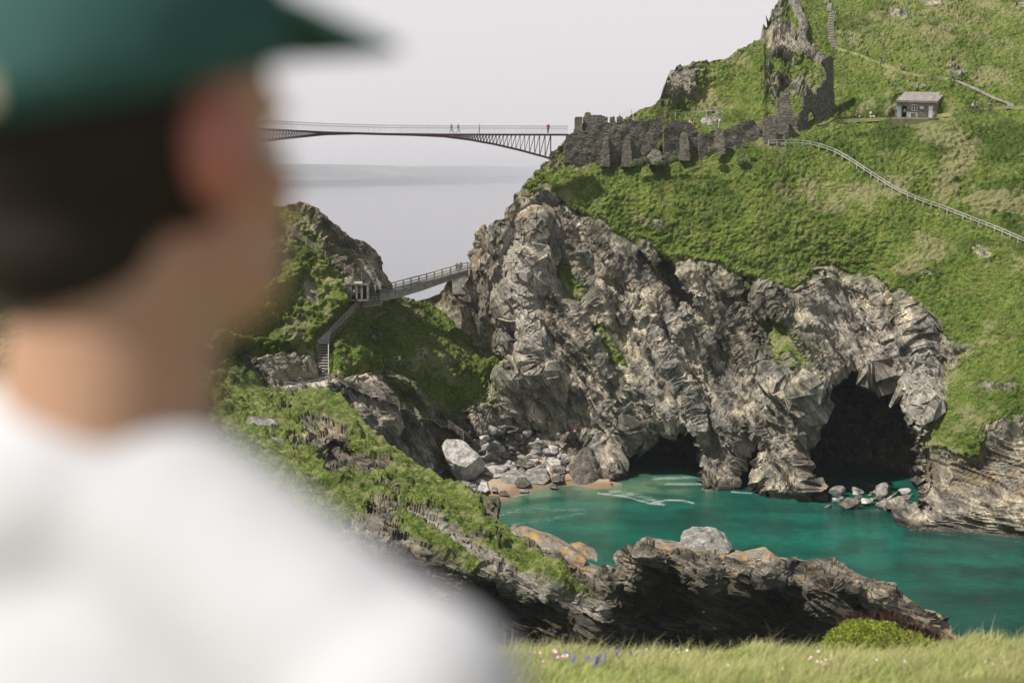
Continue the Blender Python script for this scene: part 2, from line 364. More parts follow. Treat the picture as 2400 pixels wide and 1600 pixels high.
CT = [
 (1170, 1172, z_, 0), (1250, 1150, z_, 0), (1330, 1138, z_, 0), (1400, 1145, z_, 0), (1480, 1140, z_, 0), (1560, 1132, z_, 0), (1640, 1150, z_, 0), (1760, 1152, z_, 0), (1800, 1165, z_, 0), (1900, 1172, z_, 0), (1960, 1186, z_, 0), (2060, 1192, z_, 0), (2110, 1200, z_, 0), (2132, 1236, z_, 0), (2250, 1250, z_, 0), (2400, 1265, z_, 0), (2650, 1290, z_, 0),
 (1150, 1235, z_, -3), (1350, 1220, z_, -3), (1500, 1200, z_, -3), (1800, 1215, z_, -4), (2130, 1280, z_, -4), (2400, 1310, z_, -4), (900, 1200, z_, -2), (2650, 1330, z_, -4),
 (1200, 1115, z_, 1.0), (1290, 1105, z_, 1.0), (1150, 1065, z_, 2.8), (1250, 1050, z_, 3.2), (1080, 1090, z_, 2.2), (1320, 1080, z_, 1.8), (1010, 1120, z_, 1.0), (1150, 1120, z_, 1.3),
 (1190, 1010, z_, 6), (1120, 1000, z_, 8), (1310, 1040, y_, 245), (1400, 1080, y_, 241), (1250, 1000, y_, 249),
 (1200, 950, y_, 246.5), (1190, 800, y_, 247), (1170, 700, y_, 250), (1215, 870, y_, 245), (1150, 600, y_, 252), (1060, 690, y_, 255), (1000, 715, y_, 252), (1100, 740, y_, 251), (1120, 820, y_, 247), (1200, 510, y_, 249), (1220, 620, y_, 245), (1260, 420, y_, 247),
 (1290, 500, y_, 243), (1300, 700, y_, 241), (1300, 900, y_, 242), (1380, 620, y_, 242), (1450, 720, y_, 240), (1450, 850, y_, 238), (1420, 960, y_, 241), (1500, 620, y_, 242), (1550, 980, y_, 237), (1600, 700, y_, 241), (1600, 820, y_, 237), (1700, 700, y_, 240), (1720, 850, y_, 238), (1700, 990, y_, 232), (1650, 1080, y_, 232), (1760, 1080, y_, 230),
 (1820, 740, y_, 234), (1850, 810, y_, 228), (1880, 900, y_, 225), (1830, 1020, y_, 226), (1860, 1100, y_, 223), (1960, 640, y_, 240), (1960, 740, y_, 238), (2020, 700, y_, 238), (2040, 820, y_, 234), (1980, 880, y_, 231), (2100, 880, y_, 227), (2100, 740, y_, 231), (2180, 800, y_, 224), (2170, 950, y_, 215), (2160, 1060, y_, 209), (2130, 1150, y_, 206), (2250, 1130, y_, 202.5), (2400, 1130, y_, 199), (2400, 1050, y_, 202), (2250, 1050, y_, 205), (2300, 960, y_, 207), (2600, 1100, y_, 194),
 (1300, 385, y_, 247), (1400, 388, y_, 246.3), (1500, 382, y_, 249.3), (1450, 386, y_, 248), (1640, 365, y_, 248.5), (1740, 350, y_, 247.5), (1800, 345, y_, 248), (1400, 470, y_, 243), (1500, 540, y_, 241.5), (1600, 590, y_, 240), (1600, 470, y_, 243.5), (1750, 640, y_, 238), (1850, 650, y_, 237), (1800, 500, y_, 241), (1700, 420, y_, 245), (1900, 340, y_, 249), (1900, 420, y_, 245), (2000, 400, y_, 245), (2000, 520, y_, 238), (2100, 660, y_, 231), (2200, 740, y_, 225), (2200, 600, y_, 231), (2200, 450, y_, 240), (2400, 560, y_, 229), (2400, 700, y_, 219), (2400, 860, y_, 211), (2300, 850, y_, 215), (2200, 330, y_, 247.5), (2400, 330, y_, 245), (2600, 560, y_, 224), (2600, 800, y_, 208), (2250, 900, y_, 215),
 (2110, 275, y_, 256), (2200, 268, y_, 256), (2150, 262, y_, 258), (2300, 255, y_, 257), (2400, 258, y_, 255), (1980, 282, y_, 257), (1900, 296, y_, 254), (1840, 320, y_, 251), (2150, 200, y_, 262), (2300, 190, y_, 263), (2400, 150, y_, 267), (2100, 100, y_, 274), (2300, 50, y_, 281), (2000, 120, y_, 272), (1990, 200, y_, 264), (1950, 112, y_, 273), (1940, 0, y_, 290), (1900, 180, y_, 266), (2100, -80, y_, 300), (2500, -80, y_, 300), (2600, 100, y_, 268), (1850, -60, y_, 300), (2600, 300, y_, 246),
 (1820, 20, y_, 287), (1800, 80, y_, 278), (1740, 125, y_, 274), (1700, 150, y_, 271), (1600, 165, y_, 268), (1560, 200, y_, 266), (1552, 245, y_, 262), (1480, 272, y_, 260), (1400, 318, y_, 254), (1330, 326, y_, 252), (1310, 350, y_, 249), (1600, 285, y_, 260.5), (1700, 270, y_, 262), (1780, 220, y_, 264), (1600, 320, y_, 253), (1500, 320, y_, 256), (1700, 310, y_, 255), (1860, 230, y_, 261), (1850, 100, y_, 271),
 (880, 650, y_, 238), (905, 690, y_, 241), (930, 698, y_, 244), (975, 710, y_, 248), (850, 760, y_, 232), (850, 850, y_, 224.5), (920, 790, y_, 233.5), (1000, 800, y_, 238.5), (1090, 860, y_, 241), (1140, 920, y_, 243), (1000, 930, y_, 233.5), (920, 900, y_, 229), (1080, 975, y_, 239), (840, 905, y_, 221.5), (930, 945, y_, 230), (1030, 985, y_, 235.5), (1100, 1040, z_, 5), (900, 1000, y_, 222), (960, 1050, y_, 227), (1000, 1100, y_, 230), (860, 960, y_, 218),
 (830, 585, y_, 234), (760, 530, y_, 231), (700, 500, y_, 231), (640, 488, y_, 231), (560, 460, y_, 226), (430, 345, y_, 228), (430, 500, y_, 222), (300, 590, y_, 214), (0, 640, y_, 196), (-300, 650, y_, 186), (835, 690, y_, 229), (800, 640, y_, 229.8), (750, 790, y_, 222), (800, 740, y_, 226), (757, 880, y_, 217.5), (725, 905, y_, 216.5), (670, 905, y_, 215.5), (650, 720, y_, 222), (600, 820, y_, 217), (700, 800, y_, 220.5), (650, 870, y_, 217), (720, 870, y_, 218.3), (720, 620, y_, 227.5), (780, 600, y_, 230.5), (500, 700, y_, 216), (300, 700, y_, 200), (0, 740, y_, 180), (0, 900, y_, 165), (300, 900, y_, 180), (550, 900, y_, 211), (600, 1000, y_, 200), (-300, 1000, y_, 150), (700, 1100, y_, 205)]
pxs = np.r_[np.arange(-400, 470, 14.0), np.arange(474, 2520, 2.7), np.arange(2524, 2700, 9)]
PX, PY, Yd = base_sheet(pxs, TOP, BOT, 500, CT)
jit = np.random.RandomState(1)
Vb = to_world(PX, PY, Yd); flat = Vb.reshape(-1, 3)
nA = fbm(flat, 5.0, 4, 0.6, 1).reshape(PX.shape); nB = fbm(flat, 1.3, 3, 0.6, 2).reshape(PX.shape)
jx = PX + 14 * nB + 10 * nA; jy = PY + 16 * nA + 9 * nB
GR = [(1282, 384), (1240, 425), (1232, 452), (1262, 440), (1280, 425), (1302, 450), (1330, 478), (1372, 505), (1400, 500), (1432, 535), (1480, 560), (1530, 570), (1560, 600), (1600, 596), (1650, 610), (1690, 615), (1730, 640), (1775, 645), (1800, 660), (1850, 672), (1890, 655), (1925, 622), (1960, 615), (2010, 640), (2050, 640), (2080, 670), (2125, 690), (2150, 720), (2185, 745), (2215, 790), (2260, 800), (2250, 840), (2210, 870), (2230, 930), (2200, 960), (2180, 1000), (2150, 1032), (2200, 1056), (2280, 1060), (2320, 1010), (2380, 985), (2430, 970), (2700, 930), (2700, -300), (1850, -300), (1840, 30), (1862, 80), (1885, 130), (1850, 150), (1840, 230), (1800, 240), (1790, 170), (1800, 110), (1780, 90), (1600, 150), (1640, 165), (1640, 200), (1600, 225), (1545, 245), (1470, 262), (1330, 330)]
GL = [(888, 690), (930, 690), (978, 705), (1020, 725), (1062, 760), (1100, 790), (1130, 850), (1160, 880), (1150, 930), (1090, 960), (1060, 985), (1020, 940), (985, 905), (930, 880), (880, 865), (852, 880), (800, 900), (770, 870), (760, 800), (820, 730)]
GM = [(-500, 300), (500, 300), (640, 470), (690, 500), (720, 530), (760, 575), (790, 640), (815, 690), (830, 720), (760, 790), (735, 840), (660, 830), (570, 830), (560, 850), (-500, 1200)]
sd = np.maximum(poly_sd(jx, jy, GR), poly_sd(jx, jy, GL)); sd = np.maximum(sd, poly_sd(jx, jy, GM))
for strip in ([(1305, 605), (1322, 612), (1345, 650), (1372, 690), (1360, 700), (1330, 690), (1308, 640)], [(1400, 765), (1425, 780), (1470, 850), (1462, 862), (1430, 845), (1408, 800)], [(1815, 750), (1840, 760), (1895, 850), (1880, 880), (1850, 830), (1820, 850), (1810, 800)], [(1730, 655), (1770, 672), (1755, 682)], [(895, 895), (925, 920), (990, 965), (1010, 990), (980, 1000), (930, 950), (880, 915)], [(1135, 830), (1180, 840), (1165, 900), (1125, 920)]):
    sd = np.maximum(sd, poly_sd(PX + 5 * nB, PY + 5 * nB, strip) - 0.5)
bare = [(1545, 525, 14, 12), (1660, 470, 0, 0), (1870, 205, 26, 20), (1840, 270, 0, 0), (1680, 272, 22, 10), (2300, 590, 20, 9), (2170, 645, 13, 8), (2235, 163, 26, 12), (2110, 36, 26, 16), (2190, 8, 28, 10), (2395, 5, 20, 8), (2330, 905, 50, 14), (2250, 820, 35, 15), (2080, 100, 14, 7), (1990, 92, 12, 6), (1470, 275, 20, 6), (2150, 203, 16, 6), (2100, 205, 8, 5), (860, 620, 30, 45), (760, 560, 30, 15), (665, 870, 95, 32), (620, 640, 20, 12), (700, 740, 20, 12), (560, 760, 25, 12), (880, 800, 20, 12), (990, 830, 22, 10), (900, 740, 40, 10), (940, 860, 30, 10), (730, 690, 14, 20)]
for bx, by, sx, sy in bare:
    if sx: sd = np.minimum(sd, (np.hypot((jx - bx) / sx, (jy - by) / sy) - 1) * min(sx, sy))
grass = sstep(-2.0, 2.5, sd)
# thin soil: rock showing through on the crag
crag = sstep(0, 12, poly_sd(PX, PY, [(1785, 60), (1830, 0), (1870, 90), (1925, 150), (1925, 220), (1880, 250), (1800, 250), (1770, 300), (1760, 260), (1800, 200)]))
grass = np.maximum(grass, crag * sstep(0.05, 0.3, nA + 0.4 * nB))
# sand and cave floors
SAND = [(1150, 1180), (1120, 1150), (1000, 1120), (960, 1105), (1050, 1090), (1130, 1095), (1220, 1060), (1300, 1075), (1345, 1110), (1480, 1130), (1700, 1150), (2100, 1180), (2100, 1260), (1100, 1300)]
sand = sstep(-2, 3, poly_sd(PX, PY, SAND)) * (1 - grass)
sand = np.maximum(sand, sstep(-0.2, -0.8, Vb[..., 2]))
# caves : real hollows driven into the cliff
push = np.zeros_like(PX)
for poly, dep, soft in (([(1462, 1160), (1455, 1080), (1468, 1025), (1512, 990), (1575, 986), (1628, 1010), (1652, 1062), (1642, 1100), (1638, 1160)], 22, 5),
                        ([(1722, 1185), (1722, 1080), (1730, 1050), (1766, 996), (1816, 1060), (1800, 1090), (1798, 1185)], 12, 5),
                        ([(1915, 1180), (1885, 1090), (1890, 985), (1920, 912), (1985, 868), (2045, 890), (2095, 885), (2138, 925), (2142, 1010), (2158, 1090), (2156, 1185)], 30, 8),
                        ([(1440, 1150), (1440, 1040), (1475, 1015), (1500, 1150)], 5, 6)):
    s_ = poly_sd(PX + 8 * nB, PY + 8 * nB, poly); push = np.maximum(push, dep * sstep(-9, soft, s_))
cut = sstep(-1.2, 0.8, Vb[..., 2])           # the floor stays in place
Yd2 = Yd + push * cut
# long gullies and buttresses of the cliff, running down to the right
rock = 1 - grass
for pts, wd, amp in (([(1205, 560), (1195, 700), (1190, 860), (1205, 1000)], 14, -1.8), ([(1262, 830), (1275, 930), (1310, 1060)], 9, 2.6), ([(1330, 480), (1420, 640), (1560, 760)], 20, 2.2), ([(1290, 560), (1390, 760), (1470, 900), (1500, 1010)], 13, 2.0),
                     ([(1250, 520), (1230, 700), (1260, 860)], 24, -2.4), ([(1560, 620), (1640, 760), (1780, 900)], 24, 2.4), ([(1500, 700), (1600, 900), (1640, 1000)], 16, -1.8), ([(1800, 700), (1880, 860), (1930, 1000), (1960, 1100)], 16, -2.6), ([(1740, 650), (1790, 760), (1810, 900)], 20, 2.8), ([(2075, 690), (2110, 800), (2150, 880)], 12, 2.2), ([(2120, 700), (2170, 830), (2160, 960), (2150, 1050)], 14, -2.0), ([(1335, 1000), (1400, 1040), (1450, 1060)], 14, -1.8), ([(1150, 560), (1130, 640), (1150, 760)], 14, 1.6)):
    Yd2 = Yd2 + 1.6 * amp * np.exp(-(line_d(PX + 10 * nB, PY + 10 * nB, pts) / wd) ** 2) * rock * cut
V = to_world(PX, PY, Yd2); N = normals(V)
flat = V.reshape(-1, 3); Nf = N.reshape(-1, 3)
def strat(flat, ang, squash, yk=1.0):
    a = R(ang); al = flat[:, 0] * math.cos(a) - flat[:, 2] * math.sin(a); pe = flat[:, 0] * math.sin(a) + flat[:, 2] * math.cos(a)
    return np.stack([al * squash, pe, flat[:, 1] * yk], 1)
q = strat(flat, 58, 0.30)
right = sstep(2120, 2200, PX).ravel() * sstep(1000, 1070, PY + 0.15 * (2400 - PX)).ravel()
dr = 1.7 * ridged(q, 13, 2, 0.5, 1) + 0.95 * ridged(q, 4.2, 3, 0.6, 2) + 0.30 * ridged(strat(flat, 50, 0.5), 1.3, 3, 0.65, 3)
wq = flat + 0.22 * np.stack([fbm(flat, 2.0, 2, .5, 21), fbm(flat, 2.0, 2, .5, 22), fbm(flat, 2.0, 2, .5, 23)], 1)
bowl = np.clip(sstep(-5, 25, poly_sd(PX, PY, [(1880, 660), (2060, 650), (2120, 800), (2090, 880), (1960, 870), (1880, 760)])) + .8 * sstep(-5, 20, poly_sd(PX, PY, [(1210, 560), (1285, 560), (1290, 780), (1215, 800)])) + .7 * sstep(-5, 20, poly_sd(PX, PY, [(1140, 560), (1195, 560), (1200, 900), (1150, 800)])), 0, 1).ravel()
fm_ = (1 - .75 * bowl) * (.45 + .75 * sstep(-.35, .35, fbm(flat, 11, 2, .5, 33)))
dr = 0.9 * dr + 0.9 * ridged(strat(wq, 60, 0.14), 4.5, 2, .5, 12) + fm_ * (0.40 * facets(strat(wq, 58, 0.22), 6.0, 2, 0.95, 0.35) + (0.10 + 0.26 * sstep(-0.3, 0.5, nA).ravel()) * facets(strat(wq, 48, 0.35), 1.5, 5, 0.9, 0.35)) + (.13 + .17 * fm_) * facets(strat(wq, 62, 0.5), 0.62, 6, 0.8, 0.3)
hq = flat[:, 2] + 0.22 * flat[:, 0] + 0.012 * (flat[:, 0] - 62) ** 2 * 0.3 + 0.9 * fbm(flat, 9, 2, .5, 8)
lay = np.stack([hq * 1.0, flat[:, 0] * 0.12, flat[:, 1] * 0.05], 1)
F1, F2, idl = cell(lay, 0.85, 7)
ds = 0.9 * (idl - 0.5) + 0.55 * perlin(lay / 0.33) + 0.7 * fbm(flat, 5, 2, .5, 4)
dr = dr * (1 - right) + ds * right
F1g, F2g, idg = cell(flat * (1, 1, 1.0), 0.95, 3)
bush = sstep(0, 30, poly_sd(PX, PY, [(1850, 330), (1960, 290), (2100, 285), (2500, 270), (2500, 620), (2300, 520), (2050, 440), (1950, 380)])).ravel()
leftm = sstep(905, 800, PX).ravel() * sstep(0, 30, sd).ravel()
dg = 0.5 * fbm(flat, 7, 3, 0.5, 5) + 0.42 * np.clip(0.75 - F1g, 0, 1) * (1.0 + bush) + 0.20 * fbm(flat, 0.62, 2, 0.6, 6) + leftm * (1.5 * ridged(flat * (1, 1, 1.6), 8, 2, .5, 14) + .7 * np.abs(fbm(flat, 3, 2, .5, 15))) + 0.25 * fbm(flat, 2.2, 2, 0.5, 9)
g1 = grass.ravel(); s1 = sand.ravel(); c1 = np.maximum(cut.ravel(), 0.15)
dr = dr - 1.2
lip = 0.45 * np.exp(-((sd - 6) / 9.0) ** 2).ravel()
deep = sstep(2, 12, push).ravel()
inr = 0.12 + 0.88 * sstep(0, -24, sd).ravel()
disp = dr * inr * (1 - g1) * (1 - s1) * c1 * (1 - 0.6 * sstep(0.3, 3, push.ravel())) + (dg + lip) * g1 + 0.05 * s1 * fbm(flat, 4, 2)
# terrain must stay below the paths, hut floor and stair
for pts, wd in (([(665, 906), (725, 905), (757, 895)], 20), ([(757, 890), (757, 800), (800, 755), (838, 710)], 22), ([(2100, 272), (2215, 268)], 14), ([(1960, 283), (2100, 276)], 5)):
    m_ = np.exp(-(line_d(PX, PY, pts) / wd) ** 4).ravel(); disp = disp * (1 - m_) - 0.9 * m_
V = V + (N * disp.reshape(PX.shape)[..., None])
wet = np.clip(sstep(1.9, 0.3, V[..., 2] + 0.5 * nA) * rock * (1 - sand) + sand * sstep(0.75, 0.25, V[..., 2] + 0.1 * nA), 0, 1)
dz_ = np.zeros_like(PX)
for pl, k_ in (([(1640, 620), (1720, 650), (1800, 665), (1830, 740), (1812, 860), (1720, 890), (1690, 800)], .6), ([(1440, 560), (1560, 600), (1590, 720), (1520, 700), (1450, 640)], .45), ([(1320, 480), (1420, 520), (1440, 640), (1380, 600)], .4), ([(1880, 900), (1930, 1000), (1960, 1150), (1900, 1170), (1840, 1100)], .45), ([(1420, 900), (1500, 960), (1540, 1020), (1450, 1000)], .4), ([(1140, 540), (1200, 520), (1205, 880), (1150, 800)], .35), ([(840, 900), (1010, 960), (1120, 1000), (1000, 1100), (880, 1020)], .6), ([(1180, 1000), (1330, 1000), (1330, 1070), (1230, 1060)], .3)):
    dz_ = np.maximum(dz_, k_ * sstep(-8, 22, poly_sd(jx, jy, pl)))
wet = np.clip(np.maximum(wet, dz_ * rock * (1 - sand)), 0, 1)  # wet channel also holds dark slate zones and the left flank's painted cast shadow
wet = np.maximum(wet, .8 * sstep(2, 9, push) * (1 - grass))  # gloom of the cave interiors painted in as near-black rock
och = 0.75 * sstep(1500, 1200, PX) * sstep(900, 700, PY) + 0.55 * crag + 0.9 * right.reshape(PX.shape) * sstep(1180, 1100, PY) + 0.15
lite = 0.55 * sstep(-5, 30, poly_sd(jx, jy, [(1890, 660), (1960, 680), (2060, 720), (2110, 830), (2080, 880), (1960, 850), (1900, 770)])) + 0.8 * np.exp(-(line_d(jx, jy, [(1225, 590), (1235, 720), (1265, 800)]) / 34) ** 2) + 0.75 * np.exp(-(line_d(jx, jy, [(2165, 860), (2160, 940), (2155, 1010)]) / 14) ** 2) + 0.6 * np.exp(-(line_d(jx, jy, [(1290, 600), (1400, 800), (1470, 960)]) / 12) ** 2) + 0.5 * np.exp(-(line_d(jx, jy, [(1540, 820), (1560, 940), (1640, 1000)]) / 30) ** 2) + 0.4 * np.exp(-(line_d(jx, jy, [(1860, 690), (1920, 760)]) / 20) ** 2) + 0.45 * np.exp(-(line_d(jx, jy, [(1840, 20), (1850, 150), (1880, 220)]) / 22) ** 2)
brk = np.clip(.75 * bush.reshape(PX.shape) * sstep(-.5, .5, nA + .5 * nB) + .7 * sstep(.25, .6, fbm(Vb.reshape(-1, 3), 13, 3, .6, 51).reshape(PX.shape)) + .6 * np.exp(-(line_d(jx, jy, [(1690, 450), (1640, 510), (1600, 530)]) / 20) ** 2), 0, .9)
dryp = np.clip(.8 * sstep(.2, .6, fbm(Vb.reshape(-1, 3), 9, 4, .65, 52).reshape(PX.shape)) + .5 * sstep(1900, 2100, PX) * sstep(220, 60, PY) * sstep(-.2, .4, nA + nB), 0, .8)
och = och * (1 - grass) + brk * grass; lite = lite * (1 - grass) + dryp * grass
moss = 0.9 * np.exp(-np.clip(-sd, 0, 99) / 14.0) + 0.8 * sstep(0, 20, poly_sd(PX, PY, [(900, 720), (1100, 780), (1190, 860), (1200, 980), (1050, 980), (850, 880)]))
moss = np.clip(moss, 0, 1)
Vfull, nb = add_back(V, [(1.5, 1.0), (4, 3.5), (9, 8), (18, 17), (34, 34), (60, 64), (80, 110)])
pad = lambda A: np.concatenate([np.repeat(A[:1], nb, 0), A], 0)
mk = np.stack([pad(grass), pad(sand), pad(wet), np.ones_like(pad(wet))], -1).reshape(-1, 4)
tn = np.stack([pad(np.clip(och, 0, 1)), pad(np.clip(lite, 0, 1)), pad(moss), np.ones_like(pad(wet))], -1).reshape(-1, 4)
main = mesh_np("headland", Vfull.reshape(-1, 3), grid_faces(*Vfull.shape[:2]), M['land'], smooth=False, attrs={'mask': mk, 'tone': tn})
tag(main, kind='structure')
MAIN = (PX, PY, V)
from mathutils.bvhtree import BVHTree
_bv = []
def main_pt(px, py):
    """point of the built headland met by the line of sight through this photo pixel"""
    if not _bv: _bv.append(BVHTree.FromObject(main, bpy.context.evaluated_depsgraph_get()))
    d = P(px, py, 1.0) - Vector((0, 0, CAMZ)); h = _bv[0].ray_cast(Vector((0, 0, CAMZ)), d.normalized())[0]
    if h is not None and h.y < 330: return h
    j = np.abs(pxs - px).argsort()[0]; i = np.abs(MPY[:, j] - py).argmin()
    return Vector(V0[i, j])
V0 = V; MPY = PY
# ------------------------------------------------------------------ the near ridge across the cove
TOPB = [(-300, 860), (300, 850), (480, 838), (520, 846), (560, 856), (600, 880), (640, 905), (690, 915), (740, 908), (800, 925), (850, 985), (872, 1012), (905, 1040), (960, 1078), (1000, 1106), (1060, 1140), (1110, 1168), (1160, 1186), (1166, 1228), (1200, 1262), (1260, 1290), (1330, 1322), (1400, 1338), (1440, 1328), (1452, 1300), (1492, 1282), (1520, 1276), (1600, 1288), (1700, 1302), (1745, 1312), (1830, 1318), (1950, 1331), (2010, 1350), (2060, 1371), (2108, 1388), (2140, 1412), (2172, 1432), (2205, 1455), (2225, 1478), (2280, 1512), (2330, 1545), (2400, 1580), (2700, 1680)]
BOTB = [(-300, 1640), (2280, 1640), (2340, 1660), (2700, 1760)]
CB = [(-300, 870, y_, 165), (300, 855, y_, 185), (500, 842, y_, 202), (600, 880, y_, 208), (690, 915, y_, 213), (790, 925, y_, 205), (850, 985, y_, 190), (920, 1050, y_, 183), (1000, 1106, y_, 178), (1100, 1165, y_, 171), (1160, 1190, y_, 168), (1170, 1235, y_, 165), (1300, 1310, y_, 159), (1440, 1330, y_, 155), (1500, 1283, y_, 152), (1650, 1296, y_, 152), (1800, 1318, y_, 151), (1950, 1332, y_, 151), (2060, 1372, y_, 150.5), (2200, 1453, y_, 150), (2280, 1513, y_, 149.5), (2330, 1545, y_, 149), (2500, 1620, y_, 143), (2700, 1690, y_, 138),
 (500, 950, y_, 190), (650, 1000, y_, 188), (780, 1000, y_, 186), (700, 1080, y_, 172), (850, 1080, y_, 177), (950, 1150, y_, 169), (1050, 1200, y_, 164), (800, 1150, y_, 162), (500, 1080, y_, 165), (300, 1000, y_, 160), (0, 1000, y_, 135), (900, 1210, y_, 156), (1000, 1240, y_, 154), (1150, 1290, y_, 155), (1250, 1340, y_, 153), (1330, 1360, y_, 153.5), (1400, 1400, y_, 151),
 (850, 1240, y_, 148), (1000, 1275, y_, 149), (1150, 1345, y_, 148.5), (1280, 1395, y_, 148.5), (1400, 1432, y_, 149), (1150, 1400, y_, 152), (1280, 1440, y_, 152), (1100, 1430, y_, 148), (1250, 1520, y_, 150), (1000, 1450, y_, 138), (800, 1400, y_, 132), (600, 1300, y_, 132), (1250, 1630, y_, 147), (900, 1640, y_, 115), (300, 1640, y_, 100), (300, 1300, y_, 125), (-300, 1640, y_, 90), (1000, 1560, y_, 132),
 (1450, 1345, y_, 150), (1500, 1300, y_, 147), (1650, 1312, y_, 146), (1800, 1335, y_, 145.5), (1950, 1362, y_, 145), (2060, 1400, y_, 145.5), (2180, 1462, y_, 146),
 (1500, 1400, y_, 151), (1600, 1370, y_, 151), (1800, 1385, y_, 150), (1500, 1540, y_, 151.5), (1700, 1500, y_, 151), (1900, 1450, y_, 149), (2050, 1450, y_, 148.5), (1900, 1560, y_, 151), (1600, 1640, y_, 149), (2150, 1510, y_, 149), (2230, 1550, y_, 149.5), (2300, 1640, y_, 147), (2700, 1760, y_, 132)]
CB = [(c[0], c[1], c[2], c[3] * (1 - 0.025 * min(1, max(0, (c[0] - 1000) / 300)))) for c in CB]
pxb = np.r_[np.arange(-300, 440, 12.0), np.arange(444, 2420, 2.9), np.arange(2424, 2700, 10)]
PX, PY, Yd = base_sheet(pxb, TOPB, BOTB, 330, CB)
V = to_world(PX, PY, Yd); flat = V.reshape(-1, 3)
nA = fbm(flat, 5.0, 4, 0.6, 3).reshape(PX.shape); nB = fbm(flat, 1.3, 3, 0.6, 4).reshape(PX.shape)
jx = PX + 14 * nB + 8 * nA; jy = PY + 12 * nA + 9 * nB
GB = [(-400, 700), (600, 850), (700, 895), (830, 900), (900, 1010), (1000, 1090), (1100, 1150), (1140, 1165), (1120, 1200), (1165, 1230), (1220, 1270), (1290, 1330), (1350, 1370), (1392, 1392), (1330, 1388), (1280, 1362), (1200, 1330), (1130, 1290), (1060, 1230), (1000, 1200), (950, 1190), (900, 1180), (870, 1180), (840, 1230), (780, 1230), (600, 1220), (-400, 1150)]
sd = poly_sd(jx, jy, GB)
sd = np.maximum(sd, poly_sd(jx, jy, [(930, 1200), (1010, 1240), (1130, 1330), (1110, 1345), (1000, 1290), (930, 1240)]))
for bx, by, sx, sy in [(765, 1030, 58, 34), (790, 1075, 45, 50), (745, 1000, 40, 20), (860, 1090, 60, 26), (900, 1140, 34, 10), (620, 1000, 26, 9), (668, 960, 24, 16), (690, 1035, 15, 12), (1150, 1200, 30, 28), (1130, 1260, 34, 14), (1010, 1200, 30, 6), (940, 1170, 24, 5)]:
    sd = np.minimum(sd, (np.hypot((jx - bx) / sx, (jy - by) / sy) - 1) * min(sx, sy))
grass = sstep(-2.5, 3, sd)
hol = 5 * np.exp(-(np.hypot((PX - 790) / 50, (PY - 1070) / 34)) ** 4) + 2.0 * np.exp(-(np.hypot((PX - 870) / 60, (PY - 1105) / 22)) ** 2)
V = to_world(PX, PY, Yd + hol); N = normals(V); flat = V.reshape(-1, 3)
right = sstep(1380, 1520, PX).ravel()
ang = 27 * (1 - right) + 9 * right
a_ = np.radians(ang); hq = flat[:, 0] * np.sin(a_) + flat[:, 2] * np.cos(a_) + 0.16 * fbm(flat, 8, 2, .5, 8); al = flat[:, 0] * np.cos(a_) - flat[:, 2] * np.sin(a_)
lay = np.stack([hq, al * 0.10, flat[:, 1] * 0.10], 1)
F1, F2, idl = cell(lay, 0.62, 7); G1, G2, idm = cell(lay * (1, 1.6, 1), 1.9, 9)
dr = 0.50 * (idl - 0.5) + 0.5 * (idm - 0.5) + 0.55 * facets(strat(flat, 25, .45) * (1, 1.6, 1), 2.2, 5, 0.9, 0.4) + 0.6 * facets(strat(flat, 22, .4) * (1, 1.8, 1), .9, 8, 0.8, 0.4) + 0.12 * perlin(lay / 0.22) + 0.5 * fbm(flat, 4, 3, .55, 4)
F1g, F2g, idg = cell(flat, 1.7, 3); H1g, _, _ = cell(flat, 0.8, 4)
dg = 0.7 * fbm(flat, 6, 2, 0.5, 5) + 0.85 * np.clip(0.8 - F1g, 0, 1) + 0.22 * np.clip(0.8 - H1g, 0, 1) + 0.10 * fbm(flat, 0.5, 2, 0.6, 6)
g1 = grass.ravel(); lip = 0.5 * np.exp(-((sd - 6) / 9.0) ** 2).ravel()
disp = dr * (1 - g1) + (dg + lip) * g1
m_ = np.exp(-(line_d(PX, PY, [(560, 905), (757, 905)]) / 14) ** 2).ravel(); disp = disp * (1 - m_)
V = V + N * disp.reshape(PX.shape)[..., None]
wet = np.maximum(sstep(2.4, 0.4, V[..., 2] + 0.5 * nA), (1 - grass) * .85 * sstep(0, 22, PY - np.interp(PX, [-300, 950, 1100, 1280, 1420, 1500, 1650, 1800, 1950, 2060, 2200, 2300], [1230, 1290, 1350, 1410, 1440, 1318, 1325, 1345, 1372, 1408, 1478, 1540]) + 12 * nA))  # wet at the waterline; below the crest, the face's shade painted as dark rock
och = 0.2 * (1 - grass) + grass * np.clip(.8 * sstep(.15, .55, nA), 0, .8)
lite = 0.8 * np.exp(-(line_d(PX, PY, [(1010, 1235), (1150, 1320), (1280, 1385), (1400, 1425)]) / 22) ** 2)  # sunlit strata strip painted in as paler rock
lite = lite * (1 - grass) + grass * np.clip(.8 * sstep(.1, .5, nB), 0, .7)
moss = 0.5 * np.exp(-np.clip(-sd, 0, 99) / 12.0)
Vfull, nb = add_back(V, [(0.8, 0.3), (2.0, 1.6), (4, 5), (7, 12), (10, 22), (13, 40)])
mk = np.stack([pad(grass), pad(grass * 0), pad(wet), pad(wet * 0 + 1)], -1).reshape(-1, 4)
tn = np.stack([pad(och), pad(np.clip(lite, 0, 1)), pad(moss), pad(wet * 0 + 1)], -1).reshape(-1, 4)
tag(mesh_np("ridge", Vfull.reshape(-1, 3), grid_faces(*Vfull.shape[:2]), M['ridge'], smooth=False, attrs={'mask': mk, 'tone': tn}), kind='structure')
RPX, RPY, RV = PX, PY, V
_bv2 = []
